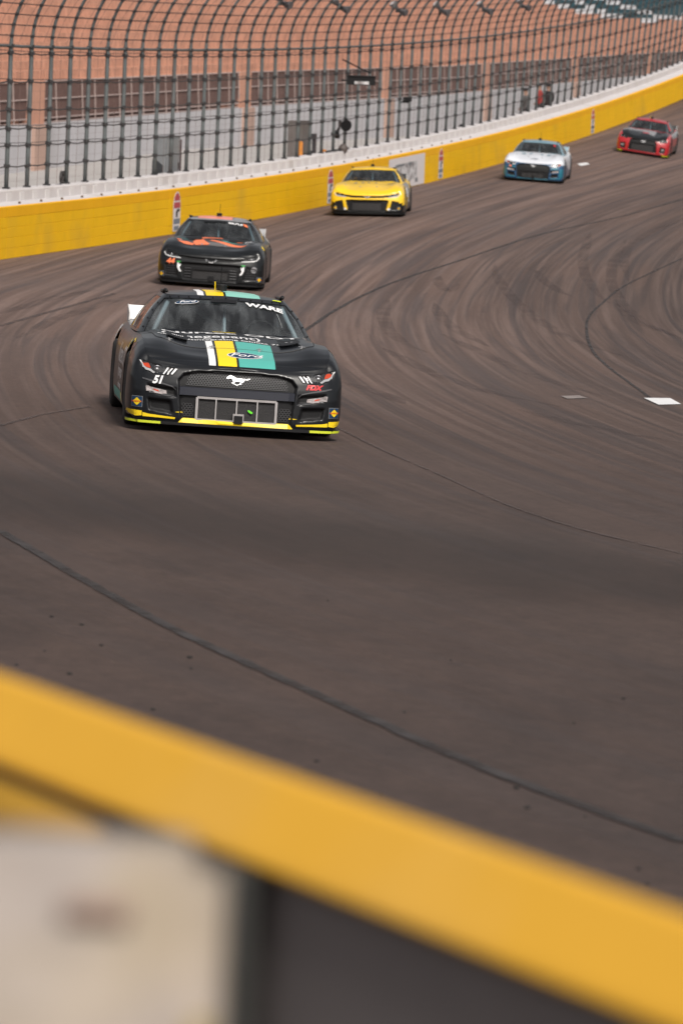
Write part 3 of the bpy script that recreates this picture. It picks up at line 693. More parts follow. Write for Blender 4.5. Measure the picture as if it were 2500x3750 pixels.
# shapes of the three nose styles, (y, z) on the car's left half; mirrored as needed
MOUTH = [(-.55, .455), (-.50, .515), (-.40, .540), (-.2, .553), (.2, .553), (.40, .540), (.50, .515), (.55, .455), (.51, .085), (-.51, .085)]
HEADL = [(.905, .608), (.80, .590), (.56, .556), (.60, .505), (.70, .484), (.80, .502), (.87, .540)]
FOGR = [(.84, .40), (.56, .375), (.555, .285), (.80, .325)]
DUCT = [(.82, .275), (.60, .262), (.575, .135), (.80, .165)]
C_MOUTH = [(-.58, .40), (-.50, .415), (.50, .415), (.58, .40), (.50, .10), (-.50, .10)]
C_SLOT = [(-.62, .545), (-.3, .520), (0, .515), (.3, .520), (.62, .545), (.60, .490), (.3, .462), (-.3, .462), (-.60, .490)]
C_HEAD = [(.86, .600), (.62, .555), (.58, .49), (.80, .515)]
C_DUCT = [(.86, .36), (.66, .40), (.60, .14), (.84, .15)]
T_MOUTH = [(-.50, .50), (-.42, .55), (.42, .55), (.50, .50), (.54, .12), (-.54, .12)]
T_HEAD = [(.90, .606), (.60, .552), (.62, .520), (.86, .545)]
T_DUCT = [(.86, .34), (.66, .36), (.64, .14), (.84, .15)]
STYLE = dict(
    mustang=dict(recess=[(MOUTH, .045), (HEADL, .022), (mirror(HEADL), .022), (FOGR, .03), (mirror(FOGR), .03), (DUCT, .04), (mirror(DUCT), .04)], head=HEADL),
    camaro=dict(recess=[(C_MOUTH, .05), (C_SLOT, .035), (C_HEAD, .03), (mirror(C_HEAD), .03), (C_DUCT, .03), (mirror(C_DUCT), .03)], head=C_HEAD),
    camry=dict(recess=[(T_MOUTH, .05), (T_HEAD, .02), (mirror(T_HEAD), .02), (T_DUCT, .04), (mirror(T_DUCT), .04)], head=T_HEAD))

def build_car(name, label, front_px, theta, style, paint, mats, fine=True, extra=None, pitch=0.0, group='stock cars racing in line'):
    """front_px: photograph pixel where the ground lies under the middle of the nose; theta: heading (deg, + towards image right)"""
    g = px_ground(*front_px); th = R(theta)
    h = Vector((math.sin(th), -math.cos(th), 0))
    e = 0.5; gx = (float(ground_z(g.x + e, g.y)) - float(ground_z(g.x - e, g.y))) / (2 * e); gy = (float(ground_z(g.x, g.y + 2)) - float(ground_z(g.x, g.y - 2))) / 4
    up = Vector((-gx, -gy, 1)).normalized(); fx = (h - up * h.dot(up)).normalized(); ly = up.cross(fx)
    root = empty(name); o = g - fx * 2.40 
    root.matrix_world = Matrix(((fx.x, ly.x, up.x, o.x), (fx.y, ly.y, up.y, o.y), (fx.z, ly.z, up.z, o.z), (0, 0, 0, 1)))
    tag(root, label, 'race car', group)
    st = STYLE[style]
    # ---- body shell
    ring = np.vstack([HALF, (HALF[:-1] * [1, -1])[::-1]]); ring = ring[:-1]; N = len(ring)
    tg = np.roll(ring, -1, 0) - np.roll(ring, 1, 0); tg /= np.linalg.norm(tg, axis=1)[:, None]; nrm = np.stack([tg[:, 1], -tg[:, 0]], 1)
    if nrm[np.argmax(ring[:, 0]), 0] < 0: nrm = -nrm
    fw = sstep(.25, .80, nrm[:, 0]); xo, yo = ring[:, 0], ring[:, 1]
    zb = np.full(N, .10); zb = zb * (1 - fw) + .062 * fw
    for xc in (AXF, AXR):
        dx = np.abs(xo - xc); Ra = .395; arch = np.where(dx < Ra, RW + .01 + np.sqrt(np.maximum(Ra * Ra - dx * dx, 0)), 0)
        zb = np.where((np.abs(nrm[:, 1]) > .7) & (dx < Ra), np.maximum(zb, arch), zb)
    zs = np.interp(xo, ZS_X, ZS_Z); vv = np.linspace(0, 1, NLV)
    Z = zb[None, :] + (zs - zb)[None, :] * vv[:, None]
    ins = (1 - fw)[None, :] * np.interp((Z - .1) / (zs - .1)[None, :], FI_V, FI_D) + fw[None, :] * np.interp(Z, FZ_Z, FZ_D)
    Yc = yo[None, :] - nrm[:, 1] * ins
    rec = np.zeros_like(Z); recm = np.zeros(Z.shape, int)
    for pi, (poly, dep) in enumerate(st['recess']):
        inside = in_poly(Yc, Z, poly) & (fw[None, :] > .2)
        d = poly_dist(Yc, Z, poly); rec = np.where(inside, np.maximum(rec, dep * sstep(0, .016, d)), rec); recm = np.where(inside & (d > .004), pi + 1, recm)
    X3 = xo[None, :] - nrm[:, 0] * (ins) - rec; Y3 = Yc
    V = np.stack([X3, Y3, Z], 2).reshape(-1, 3).tolist(); Fc = []; MI = []
    for j in range(NLV - 1):
        for i in range(N):
            i2 = (i + 1) % N; Fc.append((j * N + i, j * N + i2, (j + 1) * N + i2, (j + 1) * N + i))
            r4 = int(recm[j, i] > 0) + int(recm[j, i2] > 0) + int(recm[j + 1, i] > 0) + int(recm[j + 1, i2] > 0)
            cx, cy, cz = (X3[j, i] + X3[j + 1, i2]) / 2, (Y3[j, i] + Y3[j + 1, i2]) / 2, (Z[j, i] + Z[j + 1, i2]) / 2
            if r4 >= 2: MI.append(1)
            else: MI.append(paint('front' if fw[i] > .5 else 'flank', cx, cy, cz))
    # top skin: rows across the car from shoulder to shoulder
    nh = len(HALF); KT = 40; base = len(V); gh_poly = [(a - .03 if a > 0 else a + .05, b * .95) for a, b in GB]; gh_poly = gh_poly + [(a, -b) for a, b in gh_poly[::-1]]
    for i in range(1, nh - 1):
        jl = (NLV - 1) * N + i; xs, ys = V[jl][0], V[jl][1]
        for k in range(KT + 1):
            y = ys * (1 - 2 * k / KT); V.append([xs, y, H_top(xs, y, ys, V[jl][2])])
    rowN = nh - 2
    for a in range(rowN - 1):
        for k in range(KT):
            f = (base + a * (KT + 1) + k, base + (a + 1) * (KT + 1) + k, base + (a + 1) * (KT + 1) + k + 1, base + a * (KT + 1) + k + 1)
            cx = (V[f[0]][0] + V[f[2]][0]) / 2; cy = (V[f[0]][1] + V[f[2]][1]) / 2
            if in_poly(np.array([cx]), np.array([cy]), gh_poly)[0]: continue
            Fc.append(f); MI.append(paint('top', cx, cy, V[f[0]][2]))
    bvh = BVHTree.FromPolygons([Vector(q) for q in V], Fc)
    body = obj_from('body', V, Fc, mats, root, MI, smooth=True)
    # ---- greenhouse
    us = {'ws': np.linspace(0, 2.80, 26), 'ap': np.linspace(2.80, 3.16, 5), 'sw': np.linspace(3.16, 4.9, 18), 'cp': np.linspace(4.9, 6.05, 12), 'rw': np.linspace(6.05, 8, 20)}
    vvs = np.linspace(0, 1, 15)
    gv, gf, gm = [], [], []
    def patch(us_, vs_, sg, mi, V_, F_l, M_l):
        b0 = len(V_); nv = len(vs_)
        for u in us_:
            for v_ in vs_: V_.append(g_pt(float(u), float(v_), sg))
        for a in range(len(us_) - 1):
            for c in range(nv - 1): F_l.append((b0 + a * nv + c, b0 + (a + 1) * nv + c, b0 + (a + 1) * nv + c + 1, b0 + a * nv + c + 1) if sg > 0 else (b0 + a * nv + c, b0 + a * nv + c + 1, b0 + (a + 1) * nv + c + 1, b0 + (a + 1) * nv + c)); M_l.append(mi)
    WSV0, WSV1 = .02, .88
    for sg in (1, -1):
        patch(us['ap'], vvs, sg, 0, gv, gf, gm); patch(us['cp'], vvs, sg, 0, gv, gf, gm)
        patch(us['ws'], np.linspace(WSV1, 1, 4), sg, 0, gv, gf, gm); patch(us['ws'], [-.03, 0, WSV0], sg, 0, gv, gf, gm)
        patch(us['sw'], np.linspace(.90, 1, 3), sg, 0, gv, gf, gm); patch(us['sw'], np.linspace(0, .06, 2), sg, 0, gv, gf, gm)
        patch(us['rw'], np.linspace(.92, 1, 3), sg, 0, gv, gf, gm); patch(us['rw'], np.linspace(0, .10, 3), sg, 0, gv, gf, gm)
    ulist = np.concatenate([us['ws'], us['ap'][1:], us['sw'][1:], us['cp'][1:], us['rw'][1:]]); b0 = len(gv); KR = 20
    for u in ulist:
        q = g_pt(float(u), 1.0)
        for k in range(KR + 1):
            t = 1 - 2 * k / KR; gv.append(Vector((q.x, q.y * t, q.z + .045 * (1 - t * t) * float(sstep(.06, -.25, q.x)) * float(sstep(-1.1, -.8, q.x)))))
    for a in range(len(ulist) - 1):
        for k in range(KR): gf.append((b0 + a * (KR + 1) + k, b0 + (a + 1) * (KR + 1) + k, b0 + (a + 1) * (KR + 1) + k + 1, b0 + a * (KR + 1) + k + 1)); gm.append(0)
    gm = [paint('roof', *(sum((gv[i] for i in f), Vector()) / len(f))) for f in gf]
    roof = obj_from('roof', gv, gf, mats, root, gm, smooth=True); rbvh = BVHTree.FromPolygons(gv, gf)
    wv, wf, wm = [], [], []
    wvs = np.linspace(WSV0, WSV1, 14)
    for u in np.concatenate([-us['ws'][:0:-1], us['ws']]):
        for v_ in wvs: wv.append(g_pt(abs(float(u)), float(v_), 1 if u >= 0 else -1))
    for a in range(2 * len(us['ws']) - 2):
        for c in range(13): wf.append((a * 14 + c, (a + 1) * 14 + c, (a + 1) * 14 + c + 1, a * 14 + c + 1))
    obj_from('windshield', [q - Vector((.004, 0, .006)) for q in wv], wf, GLASS if style == 'mustang' and fine else FARGLASS, root, smooth=True); wbvh = BVHTree.FromPolygons(wv, wf)
    for sg in (1, -1):
        a, b, c = [], [], []; patch(us['sw'], np.linspace(.06, .90, 8), sg, 0, a, b, c); obj_from('side_window', [q - Vector((0, sg * .006, 0)) for q in a], b, SIDEGLASS, root, smooth=True)
    a, b, c = [], [], []
    for sg in (1, -1): patch(us['rw'], np.linspace(.10, .92, 8), sg, 0, a, b, c)
    obj_from('rear_window', [q + Vector((.006, 0, -.004)) for q in a], b, REARGLASS, root, smooth=True)
    # ---- wheels
    for xc in (AXF, AXR):
        for sg in (1, -1):
            w = empty('wheel', (xc, sg * .83, RW), root)
            t = MB(); t.lathe([(-.150, .24), (-.155, .31), (-.135, .338), (-.10, RW), (.10, RW), (.135, .338), (.155, .31), (.150, .24)], (0, 0, 0), (0, 1, 0), 36); t.build('tyre', RUBBER, w, True)
            t = MB(); t.lathe([(0, .235), (.146 * sg, .235), (.149 * sg, .21), (.10 * sg, .19), (.09 * sg, .05), (.12 * sg, .04)], (0, 0, 0), (0, 1, 0), 28)
            t.build('rim', mat('rim_black', (.03, .03, .032), .4, metal=.5), w)
    # wheel housings and belly so nothing shows through
    t = MB(); t.box((0, 0, .30), (4.3, 1.30, .36)); t.box((-.1, 0, .42), (2.2, 1.86, .5)); t.box((2.0, 0, .30), (.4, 1.3, .36)); t.build('floor_pan', DARKIN, root)
    for xc in (AXF, AXR):
        t = MB(); t.box((xc, 0, .57), (.80, 1.80, .10)); t.build('wheel_housing', DARKIN, root)
    # ---- splitter, spoiler, roof fittings
    t = MB(); pl = [(q[0] - .03 if abs(q[1]) > .9 else q[0] + .012, q[1]) for q in HALF if q[0] > 1.9]; pl = pl + [(a, -b) for a, b in pl[::-1]]
    K = len(pl); t.add([(a, b, .040) for a, b in pl] + [(a, b, .066) for a, b in pl], [tuple(range(K)), tuple(range(2 * K - 1, K - 1, -1))] + [(k, (k + 1) % K, K + (k + 1) % K, K + k) for k in range(K)]); t.build('splitter', BLACK, root)
    t = MB(); t.box((-2.42, 0, .89), (.02, 1.60, .16), rot=Matrix.Rotation(-.5, 3, 'Y')); sp = t.build('spoiler', mats[0] if paint('spoiler', 0, 0, 0) == 0 else mats[paint('spoiler', 0, 0, 0)], root)
    for sg in (1, -1):
        t = MB(); t.add([(-2.50, sg * .80, .80), (-2.12, sg * .80, .80), (-2.12, sg * .80, .90), (-2.50, sg * .80, .97), (-2.50, sg * .812, .80), (-2.12, sg * .812, .80), (-2.12, sg * .812, .90), (-2.50, sg * .812, .97)], [(0, 1, 2, 3), (7, 6, 5, 4), (0, 4, 5, 1), (1, 5, 6, 2), (2, 6, 7, 3), (3, 7, 4, 0)]); t.build('end_plate', mat('end_plate_white', (.55, .54, .53), .5), sp)
        t = MB(); P = []
        for k in range(9):
            q = g_pt(3.1 + 1.75 * k / 8, 1.0, sg); P.append((q.x, q.y * .97, q.z + .012 + .028 * math.sin(math.pi * min(1, (k + .9) / 5))))
        t.tube(P, .016, 6); t.build('roof_rail', BLACK, root, True)
    t = MB(); t.lathe([(0, .05), (.055, .05), (.062, .045)], (-.25, -.02, 1.225), (0, 0, 1), 16); t.build('roof_camera', BLACK, root)
    t = MB(); t.tube([(-.42, -.02, 1.22), (-.42, -.02, 1.46)], .004, 4); t.build('antenna', BLACK, root)
    t = MB(); t.tube([(-.30, -.08, 1.22), (-.30, -.085, 1.31)], .006, 4); t.build('antenna', DYEL, root)
    # ---- cabin
    t = MB(); t.box((.46, 0, .76), (.5, 1.42, .10), rot=Matrix.Rotation(.05, 3, 'Y')); t.build('dashboard', DARKIN, root)
    t = MB()
    for sg in (1, -1):
        t.tube([(.42, sg * .74, .72), (-.02, sg * .54, 1.12), (-.45, sg * .55, 1.14), (-.85, sg * .53, 1.12)], .024, 7)
        t.tube([(-.75, sg * .70, .45), (-.70, sg * .52, 1.12)], .024, 7); t.tube([(-.72, sg * .52, 1.10), (-1.75, sg * .45, .72)], .022, 7)
        t.tube([(.35, sg * .72, .55), (-.72, sg * .74, .68)], .022, 7)
    t.tube([(-.02, -.54, 1.12), (-.02, .54, 1.12)], .022, 7); t.tube([(-.72, -.52, 1.12), (-.72, .52, 1.12)], .022, 7)
    t.tube([(-.73, .45, .55), (-.72, -.35, 1.10)], .030, 7); t.tube([(-.72, -.66, .72), (-.72, .66, .72)], .022, 7); t.tube([(-.05, 0, 1.12), (.30, 0, .72)], .018, 7)
    t.build('roll_cage', CAGE, root, True)
    t = MB(); t.box((-.42, .36, .62), (.10, .46, .55), rot=Matrix.Rotation(-.25, 3, 'Y')); t.box((-.44, .36, .96), (.09, .30, .22), rot=Matrix.Rotation(-.15, 3, 'Y'))
    t.box((-.34, .20, .94), (.22, .03, .20)); t.box((-.34, .52, .94), (.22, .03, .20)); t.build('seat', mat('seat_grey', (.12, .12, .13), .7), root)
    t = MB(); t.tube([(.10 + .0 * math.cos(a), .36 + .165 * math.cos(a), .80 + .165 * math.sin(a)) for a in np.linspace(0, 2 * math.pi, 25)], .016, 6); t.build('steering_wheel', BLACK, root, True)
    t = MB(); t.box((.02, 0, .92), (.05, .035, .26)); t.build('centre_strut', WHITE, root)
    for yy in (-.30, -.10, .12, .34):
        t = MB(); t.tube([(-1.06, yy * .75, 1.12), (-1.85, yy * 1.05, .80)], .016, 5); t.build('rear_window_brace', BLACK, root)
    # seated driver hint is left to the cabin shade; hood hardware
    for yy, xx in ((-.62, 1.72), (-.22, 1.79), (.22, 1.79), (.62, 1.72)):
        zz = H_top(xx, yy, .88); t = MB(); t.lathe([(-.004, .017), (.006, .017), (.012, .007), (.03, .006)], (xx, yy, zz), (0, 0, 1), 10); t.tube([(xx - .02, yy - .028, zz + .02), (xx + .01, yy + .03, zz + .018)], .004, 4); t.build('hood_pin', CHROME, root)
    if fine:
        ln = [(1.05, .785), (1.30, .765), (1.62, .74), (1.70, .70), (1.735, .62), (1.765, .40), (1.785, .15), (1.79, 0)]; ln = ln + [(a, -b) for a, b in ln[:-1][::-1]]
        t = MB(); PL = []
        for q in crspline(ln, np.linspace(0, len(ln) - 1, 80)):
            hh = bvh.ray_cast(Vector((q[0], q[1], 5)), Vector((0, 0, -1)))[0]
            if hh: PL.append(hh + Vector((0, 0, .001)))
        t.tube(PL, .0045, 4); t.build('hood_seam', BLACK, root)
    if extra: extra(root, bvh, rbvh, wbvh)
    for ch in root.children:                     # ride height above the tyres' contact
        if not ch.name.startswith('wheel') or ch.name.startswith('wheel_housing'): ch.location.z += .035
    return root

def lamp_cluster(root, bvh, poly, style):
    for sg in (1, -1):
        pg = poly if sg > 0 else mirror(poly)
        hl = decal('headlight', poly_bm(pg), 'front', bvh, mat('headlight_bezel', (.014, .015, .017), .25, coat=.5), root, off=.006, cell=.03)
        if style == 'mustang':
            cx, cz = sg * .745, .535; hit = bvh.ray_cast(Vector((5, cx, cz)), Vector((-1, 0, 0)))[0]
            t = MB(); t.lathe([(-.01, .036), (.010, .036), (.012, .031), (.006, .029)], hit, (1, 0, 0), 22); t.build('projector_ring', mat('lamp_dark_metal', (.10, .10, .11), .3, metal=.7), hl)
            t = MB(); t.lathe([(.0, .021), (.014, .018), (.020, .010), (.022, .002)], hit, (1, 0, 0), 16); t.build('projector_lens', LAMPGLASS, hl, True)
            mk = [(.890, .597), (.815, .580), (.80, .535), (.835, .540), (.866, .552)]
            mk = mk if sg > 0 else mirror(mk); decal('marker_lens', poly_bm(mk), 'front', bvh, LAMPRED, hl, off=.010, cell=.03)
            ow = [(.905, .607), (.893, .601), (.868, .552), (.835, .536), (.80, .531), (.76, .498), (.77, .493), (.84, .520), (.876, .541)]
            decal('lens_edge', poly_bm(ow if sg > 0 else mirror(ow)), 'front', bvh, mat('lamp_edge', (.32, .32, .33), .3), hl, off=.0115, cell=.03)
            for k in range(3):
                y0 = .690 - .037 * k; br = [(y0, .487 + .003 * k), (y0 - .013, .486 + .003 * k), (y0 - .058, .552 - .004 * k), (y0 - .043, .554 - .004 * k)]
                decal('light_bar', poly_bm(br if sg > 0 else mirror(br)), 'front', bvh, WHITE, hl, off=.012, cell=.03)
        else:
            zz = .535 if style == 'camaro' else .56
            hit = bvh.ray_cast(Vector((5, sg * .74, zz)), Vector((-1, 0, 0)))[0]
            t = MB(); t.lathe([(-.01, .026), (.012, .024), (.018, .010)], hit, (1, 0, 0), 14); t.build('projector_lens', LAMPGLASS, hl, True)
            if style == 'camaro':
                br = [(.885, .565), (.84, .515), (.78, .497), (.56, .478), (.56, .487), (.76, .508), (.83, .530), (.872, .585)]
                decal('running_light', poly_bm(br if sg > 0 else mirror(br)), 'front', bvh, mat('lamp_white', (.5, .5, .5), .3), hl, off=.012, cell=.03)
def fog_lamp(root, bvh, sg, poly, m=None):
    f = decal('fog_lamp', poly_bm(poly if sg > 0 else mirror(poly)), 'front', bvh, mat('fog_lens', (.30, .27, .27), .3, vary=.5, vscale=30), root, off=.012, cell=.025)
    return f
def louvres(root, bvh, poly, rows, name='duct_louvre', m=None):
    for sg in (1, -1):
        zs_ = [q[1] for q in poly]; z0, z1 = min(zs_), max(zs_); t = MB()
        for k in range(rows):
            z = z0 + (z1 - z0) * (k + .5) / rows; ys = np.linspace(.4, 1.0, 121); ins = in_poly(ys, np.full(121, z), poly); yy = ys[ins]
            if len(yy) < 4: continue
            P = []
            for y in np.linspace(yy[0] + .01, yy[-1] - .01, 6):
                hit = bvh.ray_cast(Vector((5, sg * y, z)), Vector((-1, 0, 0)))[0]; P.append(hit + Vector((.010, 0, 0)))
            t.tube(P, .004, 4)
        t.build(name, m or mat('duct_grey', (.045, .045, .048), .5), root)
def framed_intake(root, bvh, y0, y1, z0, z1, bars, m, box=True):
    fr = MB()
    def pt(y, z): return bvh.ray_cast(Vector((5, y, z)), Vector((-1, 0, 0)))[0] + Vector((.022, 0, 0))
    ys = np.linspace(y0, y1, 15)
    def bar(P, w):
        for a, b in zip(P[:-1], P[1:]):
            d = (b - a).normalized(); s = d.cross(Vector((1, 0, 0))).normalized() * w; dp = Vector((.012, 0, 0))
            fr.hexa([a - s, b - s, b + s, a + s, a - s + dp, b - s + dp, b + s + dp, a + s + dp])
    bar([pt(y, z1) for y in ys], .010); bar([pt(y, z0) for y in ys], .008); bar([pt(y0, z0), pt(y0, z1)], .011); bar([pt(y1, z0), pt(y1, z1)], .011)
    for b in bars: bar([pt(b, z0), pt(b, z1)], .006)
    f = fr.build('intake_frame', m, root)
    sc = MB(); P = [pt(y, z1) - Vector((.012, 0, 0)) for y in ys]; Q = [pt(y, z0) - Vector((.012, 0, 0)) for y in ys]
    for i in range(14): sc.add([P[i], P[i + 1], Q[i + 1], Q[i]], [(0, 1, 2, 3)])
    sc.build('radiator_screen', mat('radiator_screen', (.018, .017, .018), .7, vary=.4, vscale=90, bump=.6, bscale=160), f)
    if box:
        c = pt(.02, z0 + .02); t = MB(); t.box(c + Vector((.012, 0, .012)), (.03, .10, .075)); t.build('tow_hook_surround', m, f)
        t = MB(); t.box(c + Vector((.03, 0, -.002)), (.03, .078, .072)); t.build('tow_hook', BLACK, f)
    return f
def honeycomb(root, bvh, poly, cell, m, name='honeycomb_grille'):
    """raised hexagon wire grille inside an opening"""
    t = MB(); ys = [q[0] for q in poly]; zs_ = [q[1] for q in poly]; r_ = 0; z = min(zs_)
    while z < max(zs_):
        y = min(ys) + (cell / 2 if r_ % 2 else 0)
        while y < max(ys):
            if in_poly(np.array([y]), np.array([z]), poly)[0]:
                P = []
                for k in range(7):
                    a = math.pi / 6 + k * math.pi / 3; yy = y + cell * .53 * math.cos(a); zz = z + cell * .40 * math.sin(a)
                    hit = bvh.ray_cast(Vector((5, yy, zz)), Vector((-1, 0, 0)))[0]; P.append(hit + Vector((.008, 0, 0)))
                t.tube(P, .0026, 3, caps=False)
            y += cell
        z += cell * .62; r_ += 1
    o = t.build(name, m, root); o['kind'] = 'stuff'; return o
def oval_badge(name, root, bvh, mode, cx, cy, rx, ry, txt, xf=None, size=None):
    b = decal(name, poly_bm(ellipse(cx, cy, rx, ry)), mode, bvh, WHITE, root, off=.005, xf=xf)
    decal('field', poly_bm(ellipse(cx, cy, rx * .93, ry * .86)), mode, bvh, DBLUE, b, off=.0075, xf=xf)
    bm = text_bm(txt, size or ry * 1.5, shear=.35, bold=.0015)
    for q in bm.verts: q.co.x = q.co.x * 1.25 + cx; q.co.y = q.co.y + cy
    decal('script', bm, mode, bvh, WHITE, b, off=.010, xf=xf); return b
def put_text(name, root, bvh, mode, txt, cx, cy, size, m, shear=0, sx=1.0, flip=False, space=1.0, bold=0.0, off=.0055):
    bm = text_bm(txt, size, shear, space=space, bold=bold)
    if mode == 'top':   # letters read from in front of the car: up points to the tail
        for q in bm.verts: q.co.x = q.co.x * sx + cx; q.co.y = cy - q.co.y
    else:
        for q in bm.verts: q.co.x = q.co.x * sx * (-1 if flip else 1) + cx; q.co.y = q.co.y + cy
    return decal(name, bm, mode, bvh, m, root, off=off)
HORSE = [(-.105, .020), (-.098, .032), (-.085, .046), (-.070, .050), (-.066, .056), (-.060, .049), (-.040, .042), (-.024, .030), (.000, .022), (.030, .024), (.050, .020), (.062, .022), (.078, .016), (.092, .024), (.118, .027), (.100, .015), (.084, .008), (.068, .013), (.060, .006), (.056, -.010), (.044, -.020), (.030, -.030), (.036, -.042), (.020, -.046), (-.006, -.052), (-.004, -.044), (.014, -.038), (.018, -.026), (.026, -.012), (.004, -.010), (-.022, -.012), (-.026, -.024), (-.044, -.030), (-.020, -.040), (.004, -.058), (-.004, -.060), (-.030, -.046), (-.058, -.034), (-.060, -.026), (-.044, -.018), (-.046, -.004), (-.052, .012), (-.066, .022), (-.082, .018), (-.094, .010)]
def fuel_sticker(root, bvh, sg, z0=.180, sz=.10, y0=.858):
    y1 = y0 + sz * .95; pg = [(y0, z0), (y1, z0), (y1, z0 + sz), (y0, z0 + sz)]
    s = decal('sponsor_sticker', poly_bm(pg if sg > 0 else mirror(pg)), 'front', bvh, DGREY, root, off=.004, cell=.025)
    e = .005; p2 = [(y0 + e, z0 + e), (y1 - e, z0 + e), (y1 - e, z0 + sz - e), (y0 + e, z0 + sz - e)]
    decal('field', poly_bm(p2 if sg > 0 else mirror(p2)), 'front', bvh, DBLUE, s, off=.0065, cell=.025)
    c = sg * (y0 + y1) / 2; d = .036; zc_ = z0 + sz / 2
    decal('diamond', poly_bm([(c - d, zc_), (c, zc_ - d), (c + d, zc_), (c, zc_ + d)]), 'front', bvh, DYEL, s, off=.009, cell=.025)
    put_text('lettering', s, bvh, 'front', 'SUNOCO', c, zc_, .019, DRED, bold=.0006, off=.012)
def stripes(root, bvh, rbvh):
    for nm, m, a, b in (('white_stripe', WHITE, -.268, -.205), ('yellow_stripe', DYEL, -.182, -.010), ('teal_stripe', DTEAL, .012, .345)):
        decal(nm, poly_bm([(a, 1.47), (b, 1.47), (b, 2.255), (a, 2.255)]), 'top', bvh, m, root, off=.003)
        decal(nm, poly_bm([(a, .555), (b, .555), (b, .605), (a, .605)]), 'front', bvh, m, root, off=.003) if False else None
        if nm == 'teal_stripe': decal(nm, poly_bm([(a, .02), (b, .02), (b, -.95), (a, -.95)]), 'top', rbvh, mat('pale_teal_vinyl', (.22, .52, .44), .42), root, off=.004)
        else: decal(nm, poly_bm([(a, .02), (b, .02), (b, -.95), (a, -.95)]), 'top', rbvh, m, root, off=.004)

# ---- the five cars
P_BLACK = mat('satin_black_paint', (.006, .007, .009), .34, spec=.3, coat=.22, vary=.15, vscale=3)
P_BLACK2 = mat('gloss_black_paint', (.005, .006, .007), .28, spec=.3, coat=.25, vary=.15, vscale=3)
P_YEL = mat('yellow_paint', (.80, .50, .008), .3, coat=.5, vary=.04, vscale=2)
P_WHT = mat('white_paint', (.60, .62, .67), .3, coat=.4, vary=.04, vscale=2)
P_BLU = mat('deep_blue_paint', (.010, .055, .13), .3, coat=.5, vary=.3, vscale=4)
P_TEALB = mat('teal_blue_paint', (.012, .13, .19), .3, coat=.5, vary=.3, vscale=5)
P_PALEB = mat('pale_blue_paint', (.16, .27, .33), .3, coat=.5, vary=.15, vscale=3)
P_RED = mat('red_paint', (.36, .012, .018), .3, coat=.5, vary=.1, vscale=3)
P_GREY = mat('silver_grey_paint', (.22, .22, .23), .35, coat=.3, vary=.12, vscale=4)
P_PINKO = mat('salmon_paint', (.72, .24, .17), .4, coat=.2, vary=.08, vscale=4)
P_PINKR = mat('pinkish_red_paint', (.42, .045, .055), .35, coat=.3, vary=.12, vscale=4)

